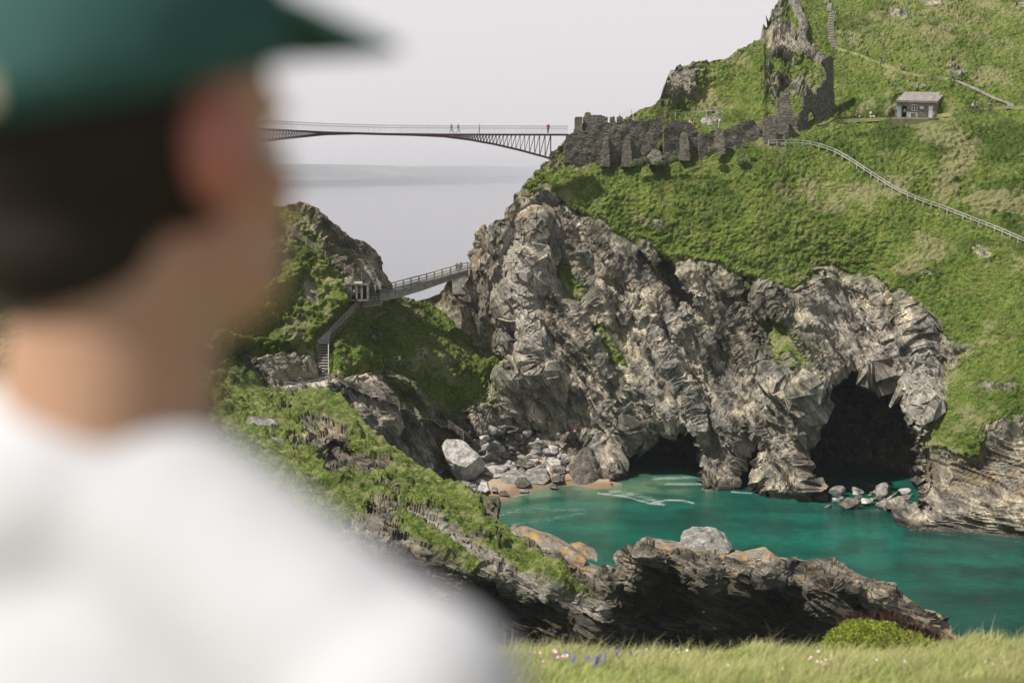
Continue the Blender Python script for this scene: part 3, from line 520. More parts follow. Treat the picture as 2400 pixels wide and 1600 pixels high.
def ridge_pt(px, py):
    if not _bv2: _bv2.append(BVHTree.FromObject(bpy.data.objects['ridge'], bpy.context.evaluated_depsgraph_get()))
    h = _bv2[0].ray_cast(Vector((0, 0, CAMZ)), (P(px, py, 1.0) - Vector((0, 0, CAMZ))).normalized())[0]
    if h is not None: return h
    j = np.abs(pxb - px).argmin(); i = np.abs(RPY[:, j] - py).argmin(); return Vector(RV[i, j])
# ================================================================== sea and far land
def grid_plane(xs, ys, z, f=None):
    X, Yy = np.meshgrid(xs, ys); Z = np.full_like(X, z) if f is None else f(X, Yy)
    return np.stack([X, Yy, Z], -1)
t = NT('sea_water'); v = t.geo()
# large stains of weed and rock under the water, pale sand shallows, foam drifting on top
sh, fo, wd_ = t.attr('mask')
deep = t.mix(t.ramp(t.noise(t.mapping(v, (0.5, 1, 1)), 0.10, 4, 0.6), [(0.35, 0.0), (0.65, 1.0)]), (0.001, 0.085, 0.060), (0.003, 0.185, 0.132))
deep = t.mix(1.0, deep, t.ramp(t.noise(t.mapping(v, (0.30, 1.3, 1), (0, 0, .12)), 2.4, 6, .8), [(.3, .45), (.5, .95), (.68, 1.7)]), 'MULTIPLY')  # ripple light and shade painted as streaks into the water colour
c = t.mix(sh, deep, (0.16, 0.27, 0.17)); c = t.mix(t.math('MULTIPLY', wd_, 0.85), c, (0.004, 0.030, 0.026))
far = t.math('MULTIPLY', t.math('SUBTRACT', t.n('CameraData').outputs['View Distance'], 0.0), 0.0) if False else None
fn = t.math('ADD', t.math('MULTIPLY', t.noise(t.mapping(v, (0.7, 1.0, 1)), 6.5, 3, 0.8), 0.65), t.math('MULTIPLY', t.noise(t.mapping(v, (0.5, 1.2, 1)), 0.8, 4, 0.7), 0.35))
fm = t.ramp(t.math('ADD', fn, t.math('MULTIPLY', fo, 0.26)), [(0.69, 0.0), (0.78, 0.9)])
c = t.mix(fm, c, (0.75, 0.78, 0.74))
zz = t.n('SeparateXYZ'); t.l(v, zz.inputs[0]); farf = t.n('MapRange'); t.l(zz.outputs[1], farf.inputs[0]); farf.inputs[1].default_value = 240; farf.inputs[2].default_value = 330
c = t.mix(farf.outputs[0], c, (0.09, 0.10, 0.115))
w1 = t.noise(t.mapping(v, (0.5, 1.4, 1), (0, 0, 0.25)), 0.8, 6, 0.72, 0.4); w2 = t.noise(t.mapping(v, (0.8, 2.0, 1), (0, 0, -0.2)), 3.0, 3, 0.6)
bb = t.bump(t.math('ADD', w1, t.math('MULTIPLY', w2, 0.5)), 1.0, 1.0); mr = t.n('MapRange'); t.l(zz.outputs[1], mr.inputs[0]); mr.inputs[1].default_value = 230; mr.inputs[2].default_value = 500; mr.inputs[3].default_value = 1.0; mr.inputs[4].default_value = 0.05; t.l(mr.outputs[0], bb.inputs['Strength'])
t.l(t.math('ADD', t.math('MULTIPLY', fm, 0.6), 0.10), t.b.inputs['Roughness'])
t.l(c, t.b.inputs['Base Color']); t.b.inputs['IOR'].default_value = 1.33; M['water'] = t.m
xs = np.arange(-60, 130, 0.6); ys = np.arange(125, 262, 0.6)
Vw = grid_plane(xs, ys, 0.0); fl = Vw.reshape(-1, 3)
zc = Vw[..., 2] - CAMZ; dcm = Vw[..., 1] * cp + zc * sp_; QX = 1200 + F * Vw[..., 0] / dcm; QY = 800 - F * (-Vw[..., 1] * sp_ + zc * cp) / dcm
nn = fbm(fl, 7, 3, .6, 3).reshape(QX.shape)
shal = np.exp(-np.clip(line_d(QX, QY + 14 * nn, [(1100, 1185), (1170, 1168), (1250, 1150), (1340, 1138), (1480, 1140), (1600, 1136)]) - 6, 0, 99) / 15) * 0.95
shal = np.maximum(shal, 0.25 * np.exp(-(line_d(QX, QY, [(1150, 1200), (1300, 1190)]) / 26) ** 2))
foam = 0.85 * np.exp(-(line_d(QX, QY, [(1160, 1208), (1260, 1190), (1380, 1196), (1320, 1212), (1200, 1228)]) / 12) ** 2) * 0.7
foam = np.maximum(foam, 1.0 * np.exp(-(line_d(QX, QY, [(1400, 1155), (1460, 1162), (1530, 1180), (1560, 1183), (1530, 1176), (1560, 1172), (1600, 1172), (1625, 1178)]) / 4.0) ** 2))
foam = np.maximum(foam, 0.75 * np.exp(-(line_d(QX, QY, [(1430, 1150), (1500, 1160), (1540, 1175)]) / 10) ** 2))
foam = np.maximum(foam, 1.0 * np.exp(-(line_d(QX, QY, [(1130, 1180), (1165, 1172), (1210, 1162), (1245, 1155)]) / 2.0) ** 2))
foam = np.maximum(foam, 0.95 * np.exp(-(line_d(QX, QY, [(1560, 1134), (1650, 1134)]) / 4) ** 2)); foam = np.maximum(foam, 0.8 * np.exp(-(line_d(QX, QY, [(1530, 1122), (1640, 1118)]) / 7) ** 2))
foam = np.maximum(foam, 0.95 * np.exp(-(line_d(QX, QY, [(1715, 1152), (1790, 1158)]) / 3) ** 2)); foam = np.maximum(foam, 0.62 * np.exp(-(line_d(QX, QY, [(1790, 1162), (1900, 1176), (1960, 1190), (2060, 1196), (2105, 1205), (2130, 1240), (2250, 1256), (2400, 1270)]) / 3) ** 2))
weed = sstep(0.0, 0.5, nn) * 0.45 + .35 * sstep(1700, 2400, QX) * sstep(1200, 1500, QY)
for a_, w_, k_ in (([(1960, 1205), (2100, 1215)], 16, .8), ([(2130, 1250), (2420, 1280)], 18, .8), ([(2260, 1340), (2420, 1345)], 16, .8), ([(2180, 1420), (2420, 1400), (2420, 1480), (2250, 1480)], 42, .75), ([(1800, 1178), (1900, 1190)], 7, .6), ([(1480, 1225), (1640, 1235)], 16, .35), ([(1590, 1200), (1660, 1206)], 8, .5)):
    weed = np.maximum(weed, k_ * np.exp(-(line_d(QX, QY + 12 * nn, a_) / w_) ** 2))
mk = np.stack([np.clip(shal, 0, 1), foam, np.clip(weed, 0, 1), foam * 0 + 1], -1)
# outer sea: same sheet continued to the horizon (coarse), masks zero
def ext_rows(Vg, mkg):
    ysf = np.r_[262, 300, 360, 450, 600, 800, 1200, 2000, 3500, 6000, 9000, 14000, 22000, 32000.0]
    xsl = np.r_[-30000, -12000, -6000, -3000, -1500, -700, -350, -180, -100, -61.0]; xsr = np.r_[131, 180, 300, 600, 1500, 5000, 12000, 30000.0]
    ysn = np.r_[-200, -50, 20, 70, 110, 124.0]
    X = np.r_[xsl, xs, xsr]; Yv = np.r_[ysn, ys, ysf]
    Vn = grid_plane(X, Yv, 0.0); m = np.zeros(Vn.shape[:2] + (4,)); m[..., 3] = 1
    m[len(ysn):len(ysn) + len(ys), len(xsl):len(xsl) + len(xs)] = mkg
    return Vn, m
Vs, ms = ext_rows(Vw, mk)
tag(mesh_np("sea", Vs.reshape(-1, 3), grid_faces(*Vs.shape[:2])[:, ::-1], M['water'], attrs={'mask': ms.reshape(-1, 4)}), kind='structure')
# far shore : low plateau with cliffs, fields, farms and a clump of trees
t = NT('far_land'); v = t.geo()
fl_ = t.n('TexVoronoi', feature='F1'); t.l(t.mapping(v, (1, 0.6, 0.2)), fl_.inputs['Vector']); fl_.inputs['Scale'].default_value = 0.004
c = t.mix(t.ramp(fl_.outputs['Color'], [(0.3, 0.0), (0.7, 1.0)]), (0.08, 0.10, 0.09), (0.17, 0.19, 0.15))
hed = t.ramp(t.voro(t.mapping(v, (1, 0.6, 0.2)), 0.004, 'DISTANCE_TO_EDGE'), [(0.0, 0.35), (0.05, 1.0)]); c = t.mix(1.0, c, hed, 'MULTIPLY')
zz = t.n('SeparateXYZ'); t.l(v, zz.inputs[0]); c = t.mix(t.math('LESS_THAN', zz.outputs[2], 60.0), c, (0.24, 0.23, 0.225)); M['far'] = t.fin(c, 0.95, 0.1)
def shore_y(x): return max(6500, min(32000, 21000 + 8.0 * x)) + 260 * math.sin(x / 410.0) + 120 * math.sin(x / 133.0)
xs2 = np.linspace(-9000, 7000, 401); rows = []
sy_ = np.array([shore_y(x) for x in xs2])
for k, (dy, zk) in enumerate([(-40, -0.02), (0, 0.02), (60, 0.30), (200, 0.42), (900, 0.55), (1800, 0.75), (3000, 0.95), (4200, 1.0), (6500, 0.9), (9000, 0.3)]):
    yy = sy_ + dy; top_ = 50 + 0.0092 * yy
    rows.append(np.stack([xs2, yy, zk * top_ * (1.0 + (0.07 * np.sin(xs2 / 700.0 + dy / 900) + 0.04 * np.sin(xs2 / 210.0 + dy / 190)) * (zk > 0.1))], -1))
Vf = np.stack(rows); tag(mesh_np("far_shore", Vf.reshape(-1, 3), grid_faces(*Vf.shape[:2])[:, ::-1], M['far']), kind='structure')
# haze
t = NT('haze_air'); t.t.nodes.remove(t.b); pv = t.n('VolumePrincipled'); pv.inputs['Color'].default_value = (0.93, 0.94, 1.0, 1); HAZE = 0.000092
pv.inputs['Density'].default_value = HAZE; pv.inputs['Anisotropy'].default_value = 0.35; t.l(pv.outputs[0], t.out.inputs['Volume'])
hz = MB().box((0, 17000, 147), (74000, 40000, 316)).build('haze', t.m); tag(hz, kind='stuff')
# ================================================================== materials of the built things
t = NT('slate_masonry'); v = t.obj(); hv = t.mapping(v, (1, 1, 3.2))
c = t.ramp(t.noise(hv, 1.6, 6, 0.75), [(0.32, (0.045, 0.042, 0.036)), (0.5, (0.140, 0.130, 0.108)), (0.66, (0.34, 0.31, 0.26))])
c = t.mix(0.6, c, t.ramp(t.voro(hv, 3.0, 'DISTANCE_TO_EDGE'), [(0.0, 0.3), (0.10, 1.2)]), 'MULTIPLY')
c = t.mix(t.ramp(t.noise(v, 0.45, 4, 0.7), [(0.55, 0.0), (0.68, 0.7)]), c, (0.16, 0.145, 0.10))
t.bump(t.math('ADD', t.noise(hv, 2.6, 4, 0.7), t.voro(hv, 3.0, 'DISTANCE_TO_EDGE')), 1.0, 0.18); M['slate'] = t.fin(c, 0.95, 0.1)
def rock_mat(name, a, b, c3, lichen=0.0, sc=1.0):
    t = NT(name); v = t.geo()
    c = t.ramp(t.noise(v, 0.9 * sc, 6, 0.7, 0.4), [(0.34, a), (0.52, b), (0.7, c3)])
    c = t.mix(0.7, c, t.ramp(t.noise(v, 4.5 * sc, 5, 0.75), [(0.3, 0.45), (0.7, 1.45)]), 'MULTIPLY')
    if lichen:
        nn_ = t.n('NewGeometry'); sx = t.n('SeparateXYZ'); t.l(nn_.outputs['Normal'], sx.inputs[0])
        lm = t.math('MULTIPLY', t.ramp(t.noise(v, 0.55, 5, 0.75), [(0.52, 0.0), (0.62, lichen)]), t.ramp(sx.outputs[2], [(0.35, 0.0), (0.8, 1.0)]))
        c = t.mix(lm, c, (0.46, 0.24, 0.03))
    t.bump(t.math('ADD', t.noise(v, 2.2 * sc, 6, 0.75), t.math('MULTIPLY', t.noise(v, 9 * sc, 3), 0.3)), 0.9, 0.16)
    return t.fin(c, 0.93, 0.15)
M['rock'] = rock_mat('grey_boulder', (0.09, 0.09, 0.085), (0.22, 0.215, 0.20), (0.40, 0.385, 0.35))
M['rock_dark'] = rock_mat('dark_boulder', (0.035, 0.033, 0.030), (0.10, 0.092, 0.080), (0.24, 0.215, 0.18))
M['rock_pale'] = rock_mat('pale_boulder', (0.24, 0.235, 0.215), (0.44, 0.425, 0.395), (0.62, 0.60, 0.56))
M['rock_brown'] = rock_mat('barnacled_rock', (0.12, 0.085, 0.055), (0.32, 0.25, 0.18), (0.52, 0.45, 0.36), 0, 2.2)
M['slab'] = rock_mat('lichened_slab', (0.10, 0.092, 0.08), (0.21, 0.19, 0.16), (0.34, 0.31, 0.26), 0.85)
M['timber'] = plain('weathered_timber', (0.24, 0.205, 0.165), 0.85, 0.35, 3.0)
M['timber_grey'] = plain('silver_timber', (0.36, 0.345, 0.31), 0.85, 0.25, 3.0)
M['plank'] = plain('grey_planking', (0.30, 0.285, 0.255), 0.85, 0.3, 1.5)
M['concrete'] = plain('pale_stone_path', (0.42, 0.39, 0.35), 0.92, 0.2, 1.2)
M['tread'] = plain('slate_tread', (0.40, 0.37, 0.32), 0.9, 0.3, 1.2)
M['riser'] = plain('dark_gap', (0.05, 0.045, 0.04), 0.9, 0.2, 2.0)
M['shelter'] = plain('old_concrete', (0.17, 0.165, 0.15), 0.9, 0.3, 1.5)
M['steel'] = plain('maroon_steel', (0.055, 0.022, 0.024), 0.5, 0.15, 2.0, 0.4)
M['rail_steel'] = plain('grey_steel_rail', (0.18, 0.165, 0.165), 0.5, 0.1, 2.0, 0.4)
M['rust'] = plain('rusty_steel', (0.22, 0.10, 0.055), 0.7, 0.4, 2.0, 0.3)
M['white'] = plain('white_paint', (0.68, 0.70, 0.70), 0.6, 0.08, 4.0, 0.3)
M['bluegrey'] = plain('grey_blue_door', (0.30, 0.37, 0.40), 0.7, 0.1, 2.0)
M['dark'] = plain('dark_interior', (0.02, 0.02, 0.02), 0.9, 0.1, 2.0)
M['red'] = plain('red_warning', (0.55, 0.05, 0.04), 0.6, 0.1, 2.0)
t = NT('hut_slates'); v = t.obj(); c = t.ramp(t.noise(t.mapping(v, (1, 1, 1)), 2.2, 4, 0.7), [(0.35, (0.15, 0.138, 0.125)), (0.6, (0.30, 0.275, 0.25))])
c = t.mix(0.5, c, t.ramp(t.voro(v, 2.6, 'DISTANCE_TO_EDGE'), [(0.0, 0.5), (0.08, 1.1)]), 'MULTIPLY'); M['roof'] = t.fin(c, 0.9, 0.2)
t = NT('hut_masonry'); v = t.obj(); hv = t.mapping(v, (1, 1, 2.0))
c = t.ramp(t.noise(hv, 2.2, 5, 0.75), [(0.34, (0.085, 0.075, 0.06)), (0.5, (0.185, 0.165, 0.13)), (0.68, (0.33, 0.30, 0.25))])
c = t.mix(0.7, c, t.ramp(t.voro(hv, 2.6, 'DISTANCE_TO_EDGE'), [(0.0, 0.35), (0.09, 1.1)]), 'MULTIPLY'); t.bump(t.voro(hv, 2.6, 'DISTANCE_TO_EDGE'), 0.8, 0.08); M['hutstone'] = t.fin(c, 0.93, 0.15)
# ================================================================== ruined castle walls
def wall(name, poly, Ya, Yb, thick, mat, label=None, cat=None, group=None, parent=None, holes=(), rel=0.16, step=2.2, batter=0.0, seed=1):
    xs_ = [p[0] for p in poly]; ys_ = [p[1] for p in poly]
    gx = np.arange(min(xs_) - step, max(xs_) + 2 * step, step); gy = np.arange(min(ys_) - step, max(ys_) + 2 * step, step)
    cx, cy = np.meshgrid(gx[:-1] + step / 2, gy[:-1] + step / 2)
    rs = np.random.RandomState(seed); nz = np.stack([cx.ravel() / 6, cy.ravel() / 3, np.full(cx.size, seed * 3.1)], 1)
    s_ = poly_sd(cx, cy, poly) + (0.9 * perlin(nz) + 0.5 * perlin(nz * 2.1)).reshape(cx.shape) * (cy < max(ys_) - 12)
    for h in holes: s_ = np.minimum(s_, -poly_sd(cx, cy, h))
    ins = s_ > 0
    VX, VY = np.meshgrid(gx, gy); nr, nc = VX.shape
    Yp = Ya + (Yb - Ya) * (VX - min(xs_)) / (max(xs_) - min(xs_)) - batter * (VY - min(ys_)) / (max(ys_) - min(ys_))
    fr = to_world(VX, VY, Yp); f2 = fr.reshape(-1, 3)
    rl = rel * (0.6 * facets(f2 * (1, 1, 2.2), 0.5, seed, 1.0, 0.6) + 0.9 * fbm(f2, 2.0, 2, .5, seed))
    fr = fr.copy(); fr[..., 1] += rl.reshape(nr, nc)
    bk = fr.copy(); rx, rz = ray(VX, VY); bk[..., 1] += thick
    Vv = np.concatenate([fr.reshape(-1, 3), bk.reshape(-1, 3)]); nv = nr * nc; Fq = []
    for i in range(nr - 1):
        for j in range(nc - 1):
            if not ins[i, j]: continue
            a = i * nc + j; b = a + 1; c_ = a + nc + 1; d = a + nc
            Fq.append((a, d, c_, b)); Fq.append((a + nv, b + nv, c_ + nv, d + nv))
            if i == 0 or not ins[i - 1, j]: Fq.append((a, b, b + nv, a + nv))
            if i == nr - 2 or not ins[i + 1, j]: Fq.append((d, d + nv, c_ + nv, c_))
            if j == 0 or not ins[i, j - 1]: Fq.append((a, a + nv, d + nv, d))
            if j == nc - 2 or not ins[i, j + 1]: Fq.append((b, c_, c_ + nv, b + nv))
    Fq = np.array(Fq); used, inv = np.unique(Fq, return_inverse=True)
    o = mesh_np(name, Vv[used], inv.reshape(Fq.shape), mat, parent, smooth=False)
    return tag(o, label, cat, group)
CG = 'ruined castle walls on the cliff edge'
cw = empty('castle_wall', P(1440, 384, 247)); cw2 = cw
tag(cw, 'long dark slate castle wall with two leaning buttresses at the cliff edge beside the footbridge end', 'castle wall', CG)
cw.location = (0, 0, 0)
wall('wall_face', [(1320, 382), (1325, 330), (1328, 318), (1345, 311), (1372, 308), (1380, 296), (1392, 287), (1405, 285), (1440, 287), (1470, 284), (1500, 283), (1535, 281), (1541, 274), (1546, 272), (1550, 275), (1552, 300), (1554, 322), (1545, 325), (1541, 345), (1535, 372), (1530, 392), (1490, 398), (1440, 398), (1400, 394), (1370, 386)], 245.6, 249.6, 1.3, M['slate'], parent=cw, seed=1)
wall('buttress', [(1407, 390), (1412, 350), (1416, 325), (1421, 318), (1426, 320), (1428, 350), (1428, 391)], 246.2, 246.6, 1.6, M['slate'], parent=cw, batter=1.2, seed=2)
wall('buttress', [(1456, 392), (1462, 350), (1466, 322), (1472, 314), (1478, 320), (1479, 350), (1481, 392)], 247, 247.4, 1.6, M['slate'], parent=cw, batter=1.2, seed=3)
wall('castle_turret', [(1345, 316), (1348, 277), (1352, 274), (1364, 275), (1366, 306), (1366, 316)], 251, 251, 1.2, M['slate'], 'narrow broken stone turret where the high footbridge lands', 'ruin', CG, seed=4, rel=.1)
wall('castle_turret', [(1363, 318), (1368, 276), (1371, 271), (1372, 264), (1384, 263), (1386, 270), (1410, 270), (1424, 275), (1427, 296), (1395, 300), (1378, 318)], 252, 252, 3.0, M['slate'], 'broad broken stone turret with a small cap stone beside the bridge landing', 'ruin', CG, seed=5, rel=.1)
wall('wall_stump', [(1428, 300), (1430, 275), (1438, 272), (1442, 276), (1443, 300)], 252, 252, 1.2, M['slate'], 'left of two small wall stumps behind the long castle wall', 'ruin', CG, seed=6, rel=.08)
wall('wall_stump', [(1444, 300), (1446, 275), (1455, 272), (1460, 277), (1464, 300)], 252.5, 252.5, 1.2, M['slate'], 'right of two small wall stumps behind the long castle wall', 'ruin', CG, seed=7, rel=.08)
c2 = tag(empty('castle_wall'), 'round-topped dark castle wall with one buttress right of the narrow gap', 'castle wall', CG)
wall('wall_face', [(1557, 390), (1556, 330), (1556, 300), (1562, 290), (1575, 283), (1590, 280), (1610, 282), (1620, 290), (1630, 298), (1638, 312), (1640, 340), (1641, 378), (1600, 390)], 247.5, 249.3, 1.3, M['slate'], parent=c2, seed=8)
wall('buttress', [(1593, 376), (1595, 345), (1597, 315), (1604, 308), (1612, 312), (1615, 340), (1617, 376)], 247, 247.3, 1.4, M['slate'], parent=c2, batter=1.0, seed=9)
c3_ = tag(empty('castle_wall'), 'low crumbling castle wall stepping up to the right with a pale-edged buttress', 'castle wall', CG)
wall('wall_face', [(1638, 376), (1638, 313), (1650, 311), (1662, 314), (1668, 306), (1676, 304), (1697, 306), (1712, 300), (1725, 292), (1735, 288), (1750, 284), (1768, 280), (1771, 290), (1776, 297), (1792, 298), (1794, 355), (1740, 360), (1690, 366)], 247.6, 250.4, 1.1, M['slate'], parent=c3_, seed=10)
wall('buttress', [(1676, 362), (1677, 320), (1677, 302), (1690, 300), (1696, 308), (1698, 335), (1701, 362)], 246.5, 246.5, 1.2, M['slate'], parent=c3_, batter=0.8, seed=11)
wall('wall_block', [(1787, 300), (1788, 276), (1795, 273), (1818, 270), (1820, 275), (1820, 300)], 252, 252, 1.5, M['slate'], 'low flat-topped wall block between the stepped wall and the stone tower', 'ruin', CG, seed=12, rel=.08)
wall('wall_block', [(1792, 338), (1791, 294), (1799, 289), (1816, 289), (1818, 302), (1820, 338)], 248.5, 248.5, 1.5, M['slate'], 'square wall block in front of the stone tower at the fence end', 'ruin', CG, seed=13, rel=.1)
wall('castle_tower', [(1818, 340), (1816, 286), (1820, 275), (1827, 266), (1838, 262), (1845, 268), (1848, 275), (1850, 340)], 250.5, 250.5, 2.5, M['slate'], 'squat mossy-topped stone tower with a dark doorway behind the fence end', 'tower', CG, holes=[[(1820, 342), (1820, 317), (1833, 317), (1833, 342)]], seed=14)
wall('castle_wall', [(1822, 270), (1822, 232), (1831, 228), (1832, 216), (1849, 214), (1851, 230), (1854, 250), (1862, 266), (1867, 276), (1867, 292), (1869, 300), (1867, 316), (1850, 340), (1848, 300)], 253.6, 253.0, 1.2, M['slate'], 'tall jagged finger of castle wall standing over the stone tower', 'castle wall', CG, seed=15)
wall('castle_wall', [(1872, 312), (1868, 285), (1873, 268), (1881, 256), (1884, 240), (1884, 225), (1890, 222), (1890, 210), (1900, 208), (1906, 220), (1914, 222), (1914, 206), (1926, 205), (1927, 190), (1937, 187), (1936, 160), (1925, 147), (1930, 140), (1942, 134), (1945, 130), (1953, 136), (1954, 170), (1955, 210), (1956, 252), (1948, 268), (1930, 290), (1912, 302), (1895, 312)], 252, 258, 1.3, M['slate'], 'tall stepped castle wall pierced by a pointed archway', 'castle wall', CG, holes=[[(1893, 300), (1894, 270), (1899, 259), (1906, 262), (1911, 275), (1909, 300)]], seed=16)
# wall climbing the crag
def path_pts(pp, n, f=None):
    pp = np.array(pp, float); L = np.r_[0, np.cumsum(np.hypot(*np.diff(pp, axis=0).T))]; s_ = np.linspace(0, L[-1], n)
    q = np.stack([np.interp(s_, L, pp[:, 0]), np.interp(s_, L, pp[:, 1])], 1)
    return [(f or main_pt)(a, b) for a, b in q]
def smooth_pts(pts, k=2):
    for _ in range(k):
        pts = [pts[0]] + [(pts[i - 1] + pts[i] * 2 + pts[i + 1]) / 4 for i in range(1, len(pts) - 1)] + [pts[-1]]
    return pts
pw = smooth_pts(path_pts([(1930, 152), (1905, 134), (1890, 120), (1880, 108), (1877, 92), (1882, 78), (1884, 66), (1878, 52), (1870, 36), (1866, 22), (1858, 8), (1850, -12)], 70), 3)
mb = MB()
for k, (a, b) in enumerate(zip(pw[:-1], pw[1:])):
    for r_ in range(3):
        for s_ in (-0.32, 0.32):
            m_ = (a + b) / 2 + Vector((s_ + rnd.uniform(-.08, .08), rnd.uniform(-.1, .1), 0.1 + r_ * 0.5 + rnd.uniform(-.05, .05)))
            mb.box(m_, (rnd.uniform(.55, .75), rnd.uniform(.8, 1.1), rnd.uniform(.45, .6)), rnd.uniform(-.5, .5))
tag(mb.build('curtain_wall', rock_mat('light_walling', (0.12, .11, .095), (.27, .25, .21), (.42, .39, .33))), 'pale rubble-stone curtain wall winding up the rocky crag', 'stone wall')
# ================================================================== high footbridge
Ybr = lambda px: np.interp(px, [400, 896, 1325], [226, 236, 240])
deckpy = lambda px: np.interp(px, [400, 661, 760, 896, 1040, 1340], [291, 303.5, 308.5, 312.0, 313.5, 314])
botpy_r = lambda px: np.interp(px, [896, 960, 1040, 1100, 1160, 1220, 1297], [314.5, 316, 319.5, 327, 338, 352, 373])
botpy_l = lambda px: np.interp(px, [440, 520, 600, 661, 755, 830, 896], [362, 345, 332, 324, 314.5, 312.8, 314.5])
botpy = lambda px: botpy_r(px) if px > 896 else botpy_l(px)
fb = tag(empty('footbridge'), 'long thin maroon steel truss footbridge high across the chasm with people walking on it', 'bridge')
def BP(px, py, dy=0.0): return P(px, py, float(Ybr(px)) ) + Vector((0, dy, 0))
mb = MB(); xs_ = np.linspace(430, 1332, 60)
for a, b in zip(xs_[:-1], xs_[1:]):
    pa = BP(a, deckpy(a)); pb = BP(b, deckpy(b))
    mb.bar(pa + Vector((0, 1.2, -0.06)), pb + Vector((0, 1.2, -0.06)), 2.4, 0.14)
mb.build('deck', M['steel'], fb)
for dy in (0, 2.4):
    mb = MB()
    for a, b in zip(xs_[:-1], xs_[1:]):
        mb.bar(BP(a, deckpy(a), dy) - Vector((0, 0, .12)), BP(b, deckpy(b), dy) - Vector((0, 0, .12)), .22, .24)
    mb.build('top_chord', M['steel'], fb)
    for side in (0, 1):
        mb = MB(); q_ = np.linspace(1040, 1297, 26) if side else np.linspace(440, 755, 30)
        for a, b in zip(q_[:-1], q_[1:]): mb.bar(BP(a, botpy(a), dy), BP(b, botpy(b), dy), .24, .30)
        mb.build('bottom_chord', M['steel'], fb)
        mb = MB(); sg = 1
        px = 1046 if side else 750; k = 0
        xs3 = []
        while (px < 1297 if side else px > 440): xs3.append(px); px += (3.6 + 0.0415 * abs(px - (1046 if side else 750))) * (1 if side else -1)
        for a, b in zip(xs3[:-1], xs3[1:]):
            mb.bar(BP(a, deckpy(a) + 1.5, dy), BP(a, botpy(a), dy), .085); mb.bar(BP(a, botpy(a), dy), BP(b, deckpy(b) + 1.5, dy), .085)
        mb.bar(BP(xs3[-1], deckpy(xs3[-1]) + 1.5, dy), BP(xs3[-1], botpy(xs3[-1]), dy), .12)
        mb.build('lattice', M['steel'], fb)
    mb = MB(); q_ = np.r_[np.linspace(752, 1048, 40)]
    for a, b in zip(q_[:-1], q_[1:]):
        m1 = (a + b) / 2; h = (botpy(m1) - deckpy(m1)) / 14.0 + 0.12
        pa = BP(a, deckpy(a), dy); pb = BP(b, deckpy(b), dy); mb.bar(pa - Vector((0, 0, h / 2)), pb - Vector((0, 0, h / 2)), .2, h)
    mb.build('web_plate', M['steel'], fb)
    mb = MB()
    for a, b in zip(xs_[:-1], xs_[1:]):
        for h in (1.32, 0.95): mb.bar(BP(a, deckpy(a), dy) + Vector((0, 0, h)), BP(b, deckpy(b), dy) + Vector((0, 0, h)), .035)
    for px in np.arange(434, 1332, 2.9): mb.bar(BP(px, deckpy(px), dy), BP(px, deckpy(px), dy) + Vector((0, 0, 1.35)), .016)
    mb.build('balustrade', M['rail_steel'], fb)
def PF(x, y, d=.4): return P(x, y, main_pt(x, y).y - d)
# ================================================================== fences and stairs
def fence(name, bases, mat, label, cat, h=1.1, rails=(0.95, 0.5), pw_=0.12, rw=0.09, railmat=None, group=None, each=True):
    e = tag(empty(name), label, cat, group)
    for p in bases:
        MB().bar(p - Vector((0, 0, .25)), p + Vector((0, 0, h)), pw_).build('post', mat, e)
    for r_ in rails:
        mb = MB()
        for a, b in zip(bases[:-1], bases[1:]): mb.bar(a + Vector((0, -.06, r_)), b + Vector((0, -.06, r_)), rw, rw)
        mb.build('rail', railmat or mat, e)
    return e
fence('wooden_fence', smooth_pts(path_pts([(1801, 341), (1880, 341), (1905, 345), (1944, 357), (1964, 365), (1997, 386), (2040, 414), (2095, 450), (2155, 477), (2200, 491), (2250, 511), (2300, 530), (2350, 550), (2440, 590)], 36), 1), M['timber_grey'], 'long weathered post-and-rail fence running down the grassy slope from the castle tower', 'fence', pw_=.16, rw=.12, h=1.0)
fence('wire_fence', [P(x, y, 262) for x, y in [(1452, 292), (1480, 283), (1497, 282), (1505, 281), (1530, 273), (1545, 268)]], M['rail_steel'], 'see-through mesh safety fence stepping up to the rocky outcrop above the castle', 'fence', h=2.0, rails=tuple(np.arange(.1, 2, .3)), pw_=.07, rw=.02)
fence('handrail', smooth_pts(path_pts([(1462, 293), (1500, 288), (1560, 279), (1620, 276), (1680, 272)], 10), 2), M['timber_grey'], 'thin grey handrail crossing the grass above the courtyard', 'handrail', pw_=.09, rw=.06, rails=(1.0,))
def steps(name, pa, pb, n, width, label, mat=None, ride=0.06, group=None, wdir=Vector((1, 0, 0))):
    e = tag(empty(name), label, 'steps', group); pts = [pa.lerp(pb, (k + .5) / n) for k in range(n)] if isinstance(pa, Vector) else pa
    for k, p in enumerate(pts):
        q_ = pts[min(k + 1, len(pts) - 1)]; d = abs((pts[-1] - pts[0]).y) / n
        w_ = width if not hasattr(width, '__len__') else width[0] + (width[1] - width[0]) * k / (n - 1)
        rz = rnd.uniform(-.04, .04)
        MB().box(p + Vector((0, 0, ride)), (w_ * rnd.uniform(.95, 1.05), max(.45, d * .62), .16), rz).build('step', mat or M['tread'], e)
    return e
up = smooth_pts(path_pts([(1957, 112), (1948, 90), (1946, 60), (1952, 32)], 22), 3)
steps('stone_steps', up, None, 22, 1.15, 'long straight flight of pale stone steps climbing the hill above the castle', ride=.16)
up2 = smooth_pts(path_pts([(1943, 27), (1944, 12)], 7), 2); steps('stone_steps', up2, None, 7, 0.8, 'short flight of steps at the very top above the long pale flight', ride=.14)
rt = smooth_pts(path_pts([(2243, 192), (2290, 212), (2330, 232), (2362, 243), (2373, 248), (2362, 255)], 30), 3)
steps('stone_steps', rt, None, 30, .95, 'curving flight of dark steps on the right hillside above the walking couple', ride=.12)
